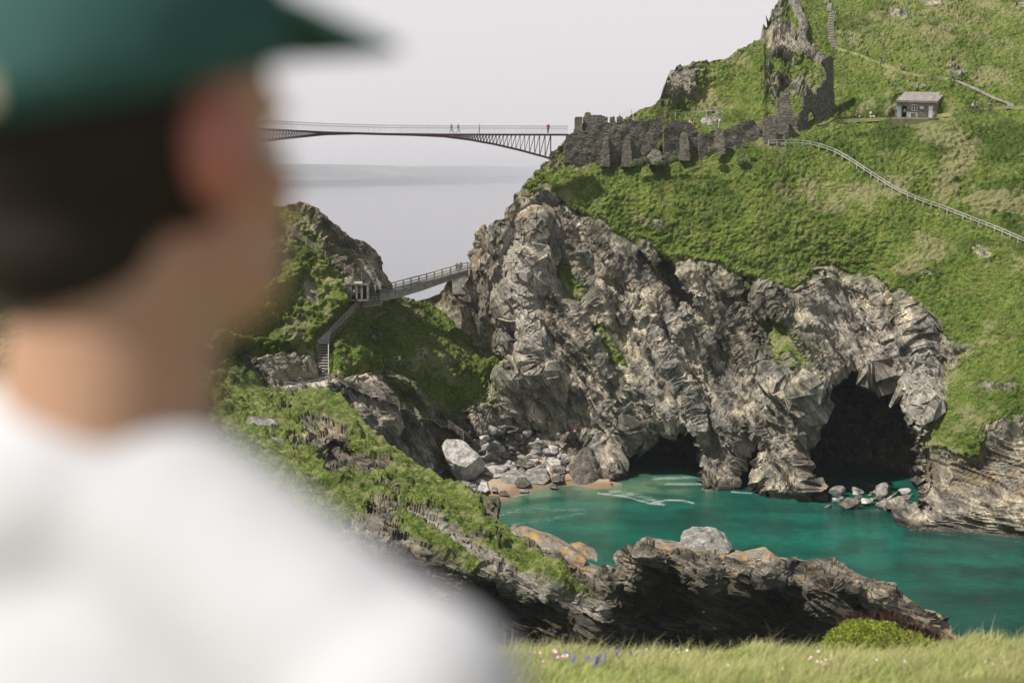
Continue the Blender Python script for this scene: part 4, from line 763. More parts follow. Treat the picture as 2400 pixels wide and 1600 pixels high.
# trodden paths laid on the turf
def ribbon(name, pts, wd, mat, lift=.1):
    mb = MB(); L = []
    for k, p in enumerate(pts):
        d = (pts[min(k + 1, len(pts) - 1)] - pts[max(k - 1, 0)]); d.z = 0; d.normalize(); n_ = Vector((-d.y, d.x, 0)); w_ = wd * rnd.uniform(.8, 1.15)
        L += [p + n_ * w_ / 2 + Vector((0, 0, lift)), p - n_ * w_ / 2 + Vector((0, 0, lift)), p - n_ * w_ / 2 - Vector((0, 0, .4)), p + n_ * w_ / 2 - Vector((0, 0, .4))]
    f = []
    for k in range(len(pts) - 1):
        a = 4 * k; b = a + 4
        f += [(a, a + 1, b + 1, b), (a + 1, a + 2, b + 2, b + 1), (a + 3, a, b, b + 3)]
    mb.add(L, f); return tag(mb.build(name, mat), kind='structure')
M['trod'] = plain('worn_turf', (0.22, 0.23, 0.10), .95, .35, 1.0)
ribbon('path', smooth_pts(path_pts([(1958, 113), (2000, 124), (2060, 148), (2110, 168), (2160, 178), (2225, 184), (2243, 191)], 40), 4), .55, M['trod'], .22)
ribbon('path', smooth_pts(path_pts([(1915, 296), (1960, 284), (2020, 281), (2100, 277), (2200, 272), (2300, 256), (2420, 250)], 50), 4), .7, M['trod'], .25)
# main stairs from the low bridge down to the path
lo = tag(empty('stairway'), 'pale stepped walkway with a timber handrail descending from the low bridge', 'stairs')
WL = lambda px, py, Y: P(px, py, Y)
A_ = P(757, 893, 218); B_ = P(758, 802, 222.5)
for k in range(14):
    p = A_.lerp(B_, (k + .5) / 14); MB().box(p, (1.75, .42, .10)).build('step', M['concrete'], lo); MB().box(p - Vector((0, -.12, .14)), (1.70, .30, .16)).build('riser', M['riser'], lo)
def slab(pts3, th, name, mat, parent):
    mb = MB(); n = len(pts3); d = Vector((0, 0, -th)); mb.add(list(pts3) + [p + d for p in pts3], [tuple(range(n)), tuple(range(n, 2 * n))[::-1]] + [(i, (i + 1) % n + 0, (i + 1) % n + n, i + n)[::-1] for i in range(n)])
    return mb.build(name, mat, parent)
slab([P(744, 798, 222.4), P(771, 798, 222.8), P(773, 780, 224), P(757, 778, 224)], .4, 'landing', M['concrete'], lo)
slab([P(757, 778, 224), P(773, 780, 224), P(828, 728, 228.8), P(847, 700, 230.5), P(835, 700, 231.5), P(815, 720, 229.6), P(797, 742, 227.6)], .35, 'ramp', M['concrete'], lo)
rl_ = [P(770, 893, 217.8), P(770, 850, 219.6), P(770, 812, 221.8), P(774, 790, 223.2), P(785, 775, 224.4), P(797, 764, 225.4), P(808, 753, 226.4), P(820, 741, 227.4), P(832, 728, 228.6), P(842, 716, 229.5), P(851, 700, 230.3)]
for a, b in zip(rl_[:-1], rl_[1:]):
    for q_ in (a, (a + b) / 2): MB().bar(q_ - Vector((0, 0, .8)), q_ + Vector((0, 0, 1.1)), .11).build('post', M['timber'], lo)
for h, w_ in ((1.1, .13), (.6, .08), (.2, .08)):
    mb = MB()
    for a, b in zip(rl_[:-1], rl_[1:]): mb.bar(a + Vector((0, 0, h)), b + Vector((0, 0, h)), w_)
    mb.build('handrail', M['timber_grey'] if h > 1 else M['timber'], lo)
st2 = tag(empty('steps'), 'short dark flight of steps below the concrete shelter', 'steps')
for k in range(7): MB().box(P(828, 719 - k * 3.2, min(229.5, main_pt(828, 715).y - .8) + k * .25), (2.0, .3, .09)).build('step', M['plank'], st2)
# low bridge
lb = tag(empty('footbridge'), 'low arched grey timber bridge with railings over the saddle, joining stairs to the rock', 'bridge')
lt = [(890, 688, 236), (940, 674, 239), (990, 661, 242), (1040, 646, 246), (1096, 631, 250)]
lbm = [(893, 707, 236), (940, 696, 239), (990, 681, 242), (1040, 663, 246), (1094, 646, 250)]
def lint(L, s_):
    px = np.interp(s_, np.linspace(0, 1, len(L)), [a[0] for a in L]); py = np.interp(s_, np.linspace(0, 1, len(L)), [a[1] for a in L]); Y = np.interp(s_, np.linspace(0, 1, len(L)), [a[2] for a in L]); return P(px, py, float(Y))
for dy in (0, 2.0):
    mb = MB(); S = np.linspace(0, 1, 15)
    for a, b in zip(S[:-1], S[1:]):
        q_ = [lint(lt, a), lint(lt, b), lint(lbm, b), lint(lbm, a)]; q_ = [p + Vector((0, dy, 0)) for p in q_]; r_ = [p + Vector((0, .22, 0)) for p in q_]
        mb.add(q_ + r_, [(0, 3, 2, 1), (4, 5, 6, 7), (0, 1, 5, 4), (3, 7, 6, 2)])
    mb.build('beam', M['plank'], lb)
    S = np.linspace(0, 1.0, 12)
    for a in S: MB().bar(lint(lt, a) + Vector((0, dy - .08, -1.0)), lint(lt, a) + Vector((0, dy - .08, 1.15)), .11).build('post', M['timber'], lb)
    for h, w_ in ((1.15, .12), (.62, .09), (.25, .09)):
        mb = MB()
        for a, b in zip(S[:-1], S[1:]): mb.bar(lint(lt, a) + Vector((0, dy - .1, h)), lint(lt, b) + Vector((0, dy - .1, h)), w_)
        mb.build('handrail', M['timber_grey'], lb)
mb = MB()
for a, b in zip(S[:-1], S[1:]): mb.bar(lint(lt, a) + Vector((0, 1.1, -.1)), lint(lt, b) + Vector((0, 1.1, -.1)), 2.2, .12)
mb.build('deck', M['plank'], lb)
fence('handrail', [P(1100, 630, 250.5), P(1118, 624, 252), P(1136, 612, 253.5)], M['timber'], 'short handrail leading off the low bridge round the cliff', 'handrail')
wall('bridge_abutment', [(1060, 690), (1061, 652), (1094, 643), (1096, 690)], 252.5, 252.5, 2.0, M['plank'], 'dark stone pier under the right end of the low bridge', 'pier', seed=31, rel=.1)
# timber screen at the turn
sc = tag(empty('timber_screen'), 'boarded timber landing screen at the left end of the low bridge', 'landing')
for k in range(6): q_ = P(851 + k * 8, 712 - k * 0.6, 231 + k * .9); MB().bar(q_ - Vector((0, 0, 1.2)), q_ + Vector((0, 0, 1.5)), .14).build('post', M['timber'], sc)
for h in (1.45, 1.0, .55, .1, -.4):
    MB().bar(P(851, 712, 231) + Vector((0, -.1, h)), P(892, 708, 235.5) + Vector((0, -.1, h)), .06, .22 if h < 1.3 else .1).build('board', M['timber'], sc)
slab([P(850, 716, 231), P(893, 712, 235.6), P(900, 700, 238), P(850, 700, 234)], .3, 'floor', M['plank'], sc)
# concrete shelter in the bank
sh_ = tag(empty('shelter'), 'small concrete ticket shelter with pillars set in the bank left of the low bridge', 'shelter')
ys_h = min(main_pt(x, y).y for x, y in ((822, 670), (840, 690), (858, 690), (840, 672))) - .3
MB().bar(P(812, 664, ys_h + 1.2), P(866, 666, ys_h + 1.4), 2.6, .3).build('roof', M['shelter'], sh_)
for x, w_ in ((821, .5), (836, .35), (848, .35), (862, .35)): MB().box(P(x, 682, ys_h + .2), (w_, .35, 2.5)).build('pillar', M['shelter'], sh_)
MB().box(P(841, 684, ys_h + 1.0), (2.9, .2, 2.6)).build('back_wall', M['dark'], sh_)
MB().box(P(840, 662, ys_h - .2), (1.3, .06, .28)).build('sign_board', M['white'], sh_)
MB().box(P(842, 702, ys_h + 1.2), (3.4, 2.6, .25)).build('floor', M['shelter'], sh_)
fence('handrail', smooth_pts([PF(x, y) for x, y, Y in [(640, 520, 222), (690, 552, 224), (720, 575, 226), (738, 590, 227), (763, 606, 228), (788, 624, 229), (807, 636, 230), (828, 648, 231.5), (847, 657, 232.5), (868, 664, 234), (884, 670, 235)]], 1), M['timber'], 'wooden handrail climbing the dark crag left of the low bridge', 'handrail', h=1.3, rails=(1.1, .7, .3), pw_=.16, rw=.08)
fence('handrail', [PF(866, 690, 1.2), PF(880, 682, 1.2), PF(892, 676, 1.2), PF(884, 668, .5)], M['timber_grey'], 'angled white-grey handrail beside the concrete shelter', 'handrail', h=1.0, rails=(.95, .55, .2))
# path by the gate
slab([P(662, 908, 212.6), P(700, 913, 212.6), P(768, 899, 216.5), P(768, 888, 218.5), P(740, 893, 218.5), P(700, 902, 215), P(664, 903, 214.5)], .4, 'path', M['concrete'], None)["kind"] = 'structure'
fence('handrail', [P(668, 908, 211.9), P(702, 912, 212.0), P(722, 907, 213.6), P(750, 901, 215.4), P(763, 898, 216), P(773, 896, 216.6)], M['timber_grey'], 'low rail along the pale path below the stairs', 'handrail', h=.95, rails=(.9, .5), rw=.07, pw_=.1)
gt = tag(empty('noticeboard'), 'wooden board panel beside the foot of the pale stairs', 'board'); MB().box(P(778, 882, 218), (1.0, .08, .9)).build('panel', M['timber'], gt)
for dx in (-.45, .45): MB().bar(P(778, 893, 218) + Vector((dx, .06, -.5)), P(778, 874, 218) + Vector((dx, .06, 0)), .1).build('leg', M['timber'], gt)
zz_ = [(792, 893, 219.5), (812, 905, 221), (835, 914, 223), (852, 921, 225), (870, 931, 227), (888, 931, 228.5), (892, 938, 229.2), (915, 944, 231), (930, 949, 232.5), (936, 959, 233), (948, 961, 234), (966, 964, 235.4), (982, 982, 237), (1004, 984, 238.6), (1012, 985, 239), (1032, 1000, 240), (1053, 1001, 241), (1072, 1014, 242), (1086, 1026, 243), (1100, 1040, 243.5)]
zz_ = [(x, y, 224 + (Y - 224) * .72 if Y > 224 else Y) for x, y, Y in zz_]
zz_ = [(x, y, min(Y, main_pt(x, y).y - .9)) for x, y, Y in zz_]
ls = fence('beach_stairway', [P(x, y, Y) for x, y, Y in zz_], M['timber'], 'long zigzag timber stairway with rails going down the dark gully to the beach', 'stairs', h=1.15, rails=(1.1, .75, .4), pw_=.14, rw=.08)
mb = MB()
for a, b in zip(zz_[:-1], zz_[1:]):
    pa = P(*a) + Vector((0, .7, 0)); pb = P(*b) + Vector((0, .7, 0)); mb.bar(pa, pb, 1.2, .12)
mb.build('walkway', M['plank'], ls)
ml = tag(empty('metal_steps'), 'steep rusty-framed metal steps at the bottom of the beach stairway', 'steps')
for x in (1105, 1125):
    MB().bar(P(x, 1073, 236), P(x, 1019, 238), .13).build('stringer', M['rust'], ml)
for y in (1019, 1037): MB().bar(P(1105, y, 237.9), P(1125, y, 237.9), .1).build('rail', M['rust'], ml)
for k in range(9): MB().box(P(1115, 1044 + k * 3.2, 237.4 - k * .16), (1.35, .3, .08)).build('tread', M['rust'], ml)
# ================================================================== hut
hut = tag(empty('stone_hut'), 'small stone hut with a sloping slate roof on the terrace of the upper hillside', 'hut')
a = P(2102, 275, 255.0); b = P(2196, 270, 257.0); dv_ = P(2213, 263, 261.0) - b; dv_.z = 0
az_ = a.z; b.z = az_; u_ = (b - a); Wd = u_.length; u_.normalize(); n_ = dv_.normalized(); Dp = dv_.length
hf = P(2102, 238, 255).z - az_; hb = P(2213, 219, 261).z - az_
def HP(s_, d, h, a0=a.copy(), u0=u_.copy(), n0=n_.copy(), W0=Wd): return a0 + u0 * s_ * W0 + n0 * d + Vector((0, 0, h))
def quadbox(name, s0, s1, h0, h1, d0, d1, mat, par=hut):
    mb = MB(); q_ = [HP(s, d, h) for s in (s0, s1) for d in (d0, d1) for h in (h0, h1)]
    mb.add(q_, [(0, 1, 3, 2), (4, 6, 7, 5), (0, 4, 5, 1), (2, 3, 7, 6), (0, 2, 6, 4), (1, 5, 7, 3)]); return mb.build(name, mat, par)
DW, WW = (.115, .235), (.36, .50)
for s0, s1, h0, h1 in ((0, DW[0], 0, hf), (DW[0], DW[1], 2.0, hf), (DW[1], WW[0], 0, hf), (WW[0], WW[1], 0, 1.15), (WW[0], WW[1], 2.25, hf), (WW[1], 1, 0, hf)):
    quadbox('front_wall', s0, s1, h0 - (.6 if h0 == 0 else 0), h1 - .002, 0, .35, M['hutstone'])
mb = MB(); q_ = [HP(1, .352, -.6), HP(1, Dp, -.6), HP(1, Dp, hb - .1), HP(1, .352, hf + .05)]; mb.add(q_ + [p - u_ * .35 for p in q_], [(0, 1, 2, 3), (7, 6, 5, 4), (0, 3, 7, 4), (1, 0, 4, 5), (2, 1, 5, 6), (3, 2, 6, 7)]); mb.build('side_wall', M['hutstone'], hut)
mb = MB(); mb.add([p - u_ * (Wd - .36) for p in q_ + [p - u_ * .35 for p in q_]], [(0, 1, 2, 3), (7, 6, 5, 4), (0, 3, 7, 4), (1, 0, 4, 5), (2, 1, 5, 6), (3, 2, 6, 7)]); mb.build('side_wall', M['hutstone'], hut)
quadbox('back_wall', .05, .95, -.6, hb - .15, Dp - .3, Dp - .01, M['hutstone'])
quadbox('floor', .05, .95, -.3, .02, .36, Dp - .32, M['dark'])
mb = MB(); q_ = [HP(-.02, -.3, hf - .02), HP(1.02, -.3, hf - .02), HP(1.02, Dp + .2, hb), HP(-.02, Dp + .2, hb)]; mb.add(q_ + [p + Vector((0, 0, .2)) for p in q_], [(0, 3, 2, 1), (4, 5, 6, 7), (0, 1, 5, 4), (1, 2, 6, 5), (2, 3, 7, 6), (3, 0, 4, 7)]); rf_ = mb.build('roof', M['roof'], hut)
quadbox('fascia', -.02, 1.02, hf - .16, hf + .02, -.36, -.31, M['plank'])
quadbox('door', .005, .105, .05, 2.0, -.10, -.03, M['bluegrey']); quadbox('door', .245, .335, .05, .95, -.10, -.03, M['bluegrey'])
wn_ = quadbox('window', WW[0], WW[1], 1.15, 2.25, .12, .16, M['dark']); 
for s0, s1, h0, h1 in ((WW[0], WW[1], 2.15, 2.25), (WW[0], WW[1], 1.15, 1.25), (WW[0], WW[0] + .015, 1.25, 2.15), (WW[1] - .015, WW[1], 1.25, 2.15), (.425, .44, 1.25, 2.15), (WW[0] + .016, WW[1] - .016, 1.68, 1.74)): quadbox('frame', s0, s1, h0, h1, .04 if s1 - s0 < .02 else .05, .11, M['white'], wn_)
quadbox('sign', .57, .66, 1.5, 1.95, -.05, -.002, M['white']); quadbox('door', .79, .89, .0, 2.05, -.06, -.004, M['white']); quadbox('drainpipe', .755, .765, 0, hf - .2, -.09, -.01, M['timber'])
ch_ = tag(MB().box(P(2126, 217, 262), (.5, .5, 1.3)).box(P(2126, 209, 262), (.62, .62, .14)).build('chimney', M['hutstone'], rf_))
slab([HP(-.02, -2.2, -.06), HP(.85, -1.6, -.06), HP(1.0, 0.0, -.06), HP(0, 0, -.06)], .3, 'terrace', M['concrete'], None)["kind"] = 'structure'
slab([HP(-.02, -2.2, -.37), HP(.85, -1.6, -.37), HP(1.0, 0.0, -.37), HP(0, 0, -.37)], 1.6, 'ground', M['trod'], None)["kind"] = 'structure'
tb = tag(empty('table'), 'white table in front of the stone hut window', 'table')
quadbox('tabletop', .36, .55, .74, .80, -1.5, -.8, M['white'], tb)
for s_ in (.37, .54):
    for d in (-1.45, -.85): quadbox('leg', s_ - .006, s_ + .006, -.06, .74, d - .04, d + .04, M['white'], tb)
kn = tag(empty('kennel'), 'small grey gabled box beside the right hillside path', 'box'); q_ = main_pt(2320, 256)
MB().box(q_ + Vector((0, 0, .35)), (.7, .6, .9)).build('wall', M['slate'], kn); mb = MB(); mb.add([q_ + Vector(v_) for v_ in ((-.42, -.36, .78), (.42, -.36, .78), (0, -.36, 1.15), (-.42, .36, .78), (.42, .36, .78), (0, .36, 1.15))], [(0, 1, 2), (5, 4, 3), (0, 2, 5, 3), (1, 4, 5, 2), (0, 3, 4, 1)]); mb.build('roof', M['rail_steel'], kn)
ws = tag(empty('warning_sign'), 'tiny red triangular warning sign fixed to the rock above the beach', 'sign'); q_ = P(1347, 1008, 238.2)
mb = MB(); mb.add([q_ + Vector(v_) for v_ in ((-.33, 0, -.28), (.33, 0, -.28), (0, 0, .34), (-.33, .05, -.28), (.33, .05, -.28), (0, .05, .34))], [(0, 1, 2), (5, 4, 3), (0, 2, 5, 3), (1, 4, 5, 2), (0, 3, 4, 1)]); mb.build('panel', M['red'], ws)
mb = MB(); mb.add([q_ + Vector(v_) for v_ in ((-.19, -.012, -.2), (.19, -.012, -.2), (0, -.012, .18), (-.19, -.004, -.2), (.19, -.004, -.2), (0, -.004, .18))], [(0, 1, 2), (5, 4, 3), (0, 2, 5, 3), (1, 4, 5, 2), (0, 3, 4, 1)]); mb.build('symbol_field', M['white'], ws)
MB().box(q_ + Vector((0, -.02, .02)), (.05, .01, .2)).build('symbol', M['dark'], ws)
MB().box(q_ + Vector((0, .7, -.1)), (.1, 1.3, .1)).build('bracket', M['rust'], ws)
# ================================================================== boulders and slabs
def ico(sub):
    bm = bmesh.new(); bmesh.ops.create_icosphere(bm, subdivisions=sub, radius=1.0)
    Vv = np.array([v.co[:] for v in bm.verts]); Fv = np.array([[v.index for v in f.verts] for f in bm.faces]); bm.free(); return Vv, Fv
IV, IF = ico(4); IV3, IF3 = ico(3)
def boulder_mesh(seed, mat, sx=1, sy=.8, sz=.62, hi=False):
    Vv = (IV if hi else IV3).copy(); Ff = IF if hi else IF3; rs = np.random.RandomState(seed)
    for k in range(11):          # cut by random planes -> angular block
        n_ = rs.normal(size=3); n_ /= np.linalg.norm(n_); d = Vv @ n_; lim = rs.uniform(.55, .85); Vv = Vv - np.outer(np.maximum(d - lim, 0) * .92, n_)
    q_ = Vv + seed * 3.3
    r_ = 1 + 0.10 * fbm(q_, .9, 3, .6, seed) + .06 * facets(q_, .35, seed, 1, .5)
    Vv = Vv * r_[:, None] * (sx, sy, sz)
    return mesh_np('boulder', Vv, Ff, mat, smooth=False)
def hull(name, pts, mat, label, cat='rock', group=None, sub=3, amp=.12, strata=None, seed=1, smooth=False):
    bm = bmesh.new()
    for p in pts: bm.verts.new(p)
    bmesh.ops.convex_hull(bm, input=bm.verts)
    for v in [v for v in bm.verts if not v.link_faces]: bm.verts.remove(v)
    bmesh.ops.triangulate(bm, faces=bm.faces)
    for k in range(sub + 2):
        le = [e for e in bm.edges if e.calc_length() > (.9, .7, .5, .35)[min(sub, 3)]]
        if not le: break
        bmesh.ops.subdivide_edges(bm, edges=le, cuts=1); bmesh.ops.triangulate(bm, faces=bm.faces)
    bm.normal_update()
    Vv = np.array([v.co[:] for v in bm.verts]); Nn = np.array([v.normal[:] for v in bm.verts]); Fv = np.array([[v.index for v in f.verts] for f in bm.faces]); bm.free()
    d = amp * fbm(Vv, 1.6, 3, .6, seed) + .35 * amp * facets(Vv, .9, seed, 1, .6)
    if strata is not None:
        a_ = R(strata); h = Vv[:, 0] * math.sin(a_) + Vv[:, 2] * math.cos(a_) + .08 * fbm(Vv, 3, 2); L_ = np.stack([h, (Vv[:, 0] * math.cos(a_) - Vv[:, 2] * math.sin(a_)) * .12, Vv[:, 1] * .1], 1)
        _, _, i_ = cell(L_, .5, seed); d = d + amp * 2.2 * (i_ - .5)
    return tag(mesh_np(name, Vv + Nn * d[:, None], Fv, mat, smooth=smooth), label, cat, group)
def HPx(L, back=3.0, low=0.0):
    out = [P(x, y, Y) for x, y, Y in L]; return out + [p + Vector((0, back, -low)) for p in out]
BG = 'boulders heaped on the beach'
hull('boulder', [P(*q_) for q_ in [(1034, 1045, 227), (1048, 1027, 229), (1085, 1030, 230), (1098, 1042, 230), (1124, 1068, 228.6), (1108, 1082, 226.5), (1092, 1094, 225.6), (1064, 1086, 225.4), (1044, 1072, 226), (1135, 1082, 230), (1136, 1100, 230), (1112, 1122, 229), (1076, 1128, 228), (1062, 1112, 227), (1100, 1060, 234), (1050, 1060, 233), (1130, 1100, 233)]], M['rock_pale'], 'huge pale split boulder at the foot of the beach steps', 'boulder', BG, amp=.16, seed=3)
hull('boulder', HPx([(1337, 1110, 233), (1345, 1083, 234), (1370, 1058, 235), (1385, 1056, 235), (1400, 1080, 234), (1405, 1110, 232.5), (1403, 1140, 231), (1385, 1154, 228.6), (1355, 1148, 229)], 4), M['rock_dark'], 'dark pointed boulder at the water edge right of the sand', 'boulder', BG, amp=.2, seed=4)
hull('boulder', HPx([(1370, 1060, 237), (1405, 1038, 238), (1440, 1045, 238), (1466, 1075, 237), (1470, 1110, 236), (1455, 1136, 234), (1395, 1140, 235)], 5), M['rock'], 'massive rounded grey rock beside the middle cave mouth', 'boulder', BG, amp=.25, seed=5)
hull('boulder', HPx([(1430, 1060, 238), (1425, 1028, 239), (1448, 1022, 239), (1464, 1030, 239), (1468, 1062, 238), (1450, 1080, 238)], 4), M['rock'], 'blocky grey rock on top of the massive rounded one', 'boulder', BG, amp=.2, seed=6)
hull('sea_rock', HPx([(1402, 1152, 227.5), (1415, 1138, 230), (1435, 1130, 231), (1455, 1133, 231), (1478, 1144, 229), (1480, 1154, 227.5), (1450, 1158, 226.6)], 3, .5), M['rock_brown'], 'low barnacled brown rock in the shallows', 'rock', amp=.22, seed=7)
hull('sea_rock', HPx([(1465, 1138, 231.5), (1480, 1134, 232.5), (1494, 1137, 232), (1492, 1145, 230.5), (1470, 1147, 230.5)], 2, .4), M['rock_brown'], 'smallest low brown rock just right of the barnacled one', 'rock', amp=.14, seed=8)
hull('boulder', HPx([(1175, 1022, 245), (1185, 1008, 246), (1205, 1004, 246.5), (1225, 1018, 246), (1232, 1034, 245), (1225, 1048, 244), (1200, 1046, 244)], 4), M['rock_dark'], 'dark squarish boulder at the top of the scree', 'boulder', BG, amp=.16, seed=9)
for k, (pts, mt, lb_) in enumerate([
    ([(1174, 1125, 228), (1178, 1112, 230), (1200, 1104, 232), (1228, 1104, 232), (1232, 1118, 230), (1218, 1138, 227.5), (1185, 1137, 227.5)], 'rock', 'broad grey boulder with a sunlit top at the edge of the sand'),
    ([(1228, 1110, 231), (1250, 1098, 234), (1280, 1100, 234), (1290, 1120, 231), (1275, 1134, 229), (1240, 1132, 229)], 'rock', 'big rounded grey boulder right of the broad sunlit one'),
    ([(1206, 1132, 226.5), (1215, 1121, 228), (1230, 1121, 228), (1242, 1134, 226.5), (1230, 1142, 225.8), (1210, 1141, 225.8)], 'rock_dark', 'smaller dark boulder tucked in front of the two big grey ones'),
    ([(1136, 1110, 230), (1140, 1095, 233), (1165, 1091, 235), (1182, 1100, 234), (1180, 1115, 231), (1160, 1119, 229)], 'rock_pale', 'flat grooved pale boulder left of the sunlit grey one'),
    ([(1175, 1096, 235), (1185, 1082, 238), (1205, 1080, 239), (1210, 1100, 235), (1190, 1105, 234)], 'rock_pale', 'pale wedge boulder behind the flat grooved one'),
    ([(1206, 1090, 236), (1215, 1075, 239), (1240, 1076, 239), (1252, 1090, 236), (1235, 1096, 235)], 'rock_dark', 'dark craggy boulder in the middle of the scree'),
    ([(1283, 1080, 238), (1288, 1073, 240), (1310, 1074, 240), (1313, 1088, 237), (1298, 1094, 236)], 'rock_pale', 'pale cube-like boulder at the right of the scree'),
    ([(1290, 1124, 230), (1300, 1117, 232), (1318, 1118, 232), (1322, 1126, 229.5), (1300, 1130, 229)], 'rock_dark', 'low dark boulder by the walkers on the sand'),
    ([(1055, 1140, 222), (1060, 1128, 225), (1080, 1124, 227), (1100, 1132, 225), (1095, 1145, 222)], 'rock', 'grey boulder in front of the huge pale one'),
    ([(1120, 1148, 221), (1126, 1132, 225), (1140, 1130, 226), (1146, 1148, 222), (1132, 1156, 220.5)], 'rock_pale', 'pale ridged boulder on the near side of the sand'),
    ([(1150, 1150, 221.5), (1154, 1142, 223.5), (1164, 1144, 223.5), (1166, 1152, 221)], 'rock', 'small crumpled grey boulder on the sand'),
    ([(1168, 1160, 220.5), (1174, 1151, 222.5), (1186, 1152, 222.5), (1193, 1161, 220.3)], 'rock_dark', 'dark wet boulder alone at the edge of the sand'),
    ([(1216, 1152, 223.5), (1222, 1146, 225.5), (1236, 1147, 225.5), (1238, 1153, 223.3)], 'rock', 'small wet boulder with a ripple round it'),
    ([(1288, 1142, 226.4), (1295, 1137, 228), (1304, 1139, 228), (1305, 1144, 226)], 'rock_dark', 'little dark stone in the wet sand near the pointed boulder')]):
    hull('boulder', HPx(pts, 2.2, .2), M[mt], lb_, 'boulder', BG, sub=3, amp=.13, seed=20 + k)
protos = [boulder_mesh(40 + k, M[m], 1, rnd.uniform(.75, 1), rnd.uniform(.5, .75)) for k, m in enumerate(['rock', 'rock', 'rock_pale', 'rock_dark', 'rock', 'rock'])]
used_p = set()
def put_rock(p, s, lab, grp, k=None, sink=.25):
    k = rnd.randrange(len(protos)) if k is None else k
    if k in used_p: o = protos[k].copy(); COL.objects.link(o)
    else: o = protos[k]; used_p.add(k)
    o.location = p + Vector((0, 0, s * .6 * (1 - 2 * sink) * .6)); o.scale = (s, s * rnd.uniform(.8, 1.1), s * rnd.uniform(.75, 1.1)); o.rotation_euler = (rnd.uniform(-.4, .4), rnd.uniform(-.4, .4), rnd.uniform(0, 6.3))
    tag(o, lab, 'boulder' if s > .8 else 'stone', grp); return o
SCR = [(1055, 1100), (1100, 1075), (1130, 1060), (1125, 1015), (1160, 1005), (1200, 1000), (1260, 1030), (1300, 1055), (1335, 1075), (1345, 1110), (1290, 1115), (1180, 1112), (1140, 1120)]
n = 0
while n < 235:
    x = rnd.uniform(1050, 1345); y = rnd.uniform(1000, 1122)
    if poly_sd(np.array([x]), np.array([y]), SCR)[0] < 0: continue
    s = rnd.choice([.4, .5, .6, .8, 1.0, 1.3, 1.5]); k = rnd.randrange(len(protos)); lab = ('large ' if s > 1.1 else 'middling ' if s > .65 else 'small ') + ('grey', 'grey', 'pale', 'dark', 'grey', 'grey')[k] + ' scree stone ' + ('high up under the cliff wall' if y < 1040 else 'in the middle of the scree' if y < 1075 else 'low down by the sand') + (' near the metal steps' if x < 1150 else ' below the dark squarish boulder' if x < 1245 else ' towards the pointed boulder'); put_rock(main_pt(x, y), s, lab, 'scree stones behind the beach', k); n += 1
for k in range(34):
    x = rnd.uniform(1000, 1140); y = 1105 + (x - 1000) * .30 + rnd.uniform(-14, 14)
    put_rock(main_pt(x, y), rnd.choice([.4, .5, .7, 1.1]), 'wave-rounded stone at the near end of the beach below the huge pale boulder', 'stones at the near end of the beach')
cvl = [('pale flat-topped boulder at the left of the big cave mouth', 1962, 1150, 1.5, 5), ('round-shouldered boulder just inside the big cave', 2010, 1146, 1.2, 0), ('largest pale slab-sided boulder at the big cave mouth', 2072, 1152, 2.1, 5), ('pale boulder half in the water below the big cave', 2030, 1172, 1.4, 2), ('flat grey boulder at the waterline below the big cave', 2075, 1180, 1.6, 1), ('brown weedy rock at the waterline left of the big cave', 1990, 1178, 1.9, 3), ('pale tilted boulder against the layered rock', 2120, 1150, 1.4, 2), ('grey boulder leaning on the layered rock foot', 2116, 1175, 1.5, 1), ('narrow upright rock by the left wall of the big cave', 1925, 1160, 1.5, 3), ('small dark boulder at the back of the big cave', 2045, 1135, .9, 3)]
for lb_, x, y, s, k in cvl:
    q_ = P(x, y, 50 / (-ray(x, y)[1]) * .985); q_.z = .25; put_rock(q_, s, lb_, 'boulders in front of the big cave', k, .2)
for k in range(26):
    x = rnd.uniform(1935, 2125); y = rnd.uniform(1148, 1186) ; q_ = P(x, y, 50 / (-ray(x, y)[1]) * .99); q_.z = .15; put_rock(q_, rnd.choice([.4, .55, .7]), 'small stone wedged among the boulders at the big cave mouth', 'stones at the big cave mouth', None, .3)
# ridge slabs, dipping to the right with orange lichen on their tops
RG = 'slabs along the near ridge'
def ridge_hull(pts, dY, mat, label, back=3.5, **kw):
    return hull('rock_slab', HPx([(x, y, Y + dY) for x, y, Y in pts], back, .3), mat, label, 'rock slab', RG, **kw)
ridge_hull([(1196, 1247, 160), (1208, 1238, 160), (1236, 1243, 159.5), (1296, 1264, 158), (1292, 1296, 156), (1256, 1290, 157), (1222, 1268, 158.5)], 0, M['slab'], 'long lichened slab standing at the left start of the bare rocks', strata=22, amp=.09)
ridge_hull([(1292, 1262, 158), (1330, 1282, 157), (1372, 1312, 156), (1366, 1334, 154.5), (1340, 1338, 154), (1290, 1300, 155.5)], 0, M['slab'], 'lit grey slab with an orange crest sloping right from the first slab', strata=24, amp=.09)
ridge_hull([(1340, 1284, 161), (1362, 1280, 161), (1398, 1298, 160), (1400, 1316, 159), (1370, 1306, 160)], 0, M['slab'], 'small rounded slab behind the orange-crested one at the water', amp=.1)
ridge_hull([(1352, 1330, 155), (1362, 1322, 155.5), (1432, 1350, 153), (1482, 1385, 151), (1426, 1362, 152), (1436, 1392, 150.5), (1418, 1420, 150.5), (1352, 1375, 152.5)], 0, M['slab'], 'thick angular slab with a broad orange lichen patch on its top', strata=24, amp=.09)
ridge_hull([(1420, 1345, 153), (1430, 1336, 153.5), (1500, 1368, 151.5), (1560, 1398, 149.5), (1556, 1406, 149), (1490, 1390, 150)], 0, M['slab'], 'thin blade of rock pointing down to the right', strata=24, amp=.06)
ridge_hull([(1442, 1322, 154), (1452, 1302, 155), (1490, 1300, 154.5), (1520, 1316, 153), (1520, 1340, 151), (1470, 1345, 152)], 0, M['slab'], 'low stack of rounded layers at the dip of the ridge', strata=6, amp=.16)
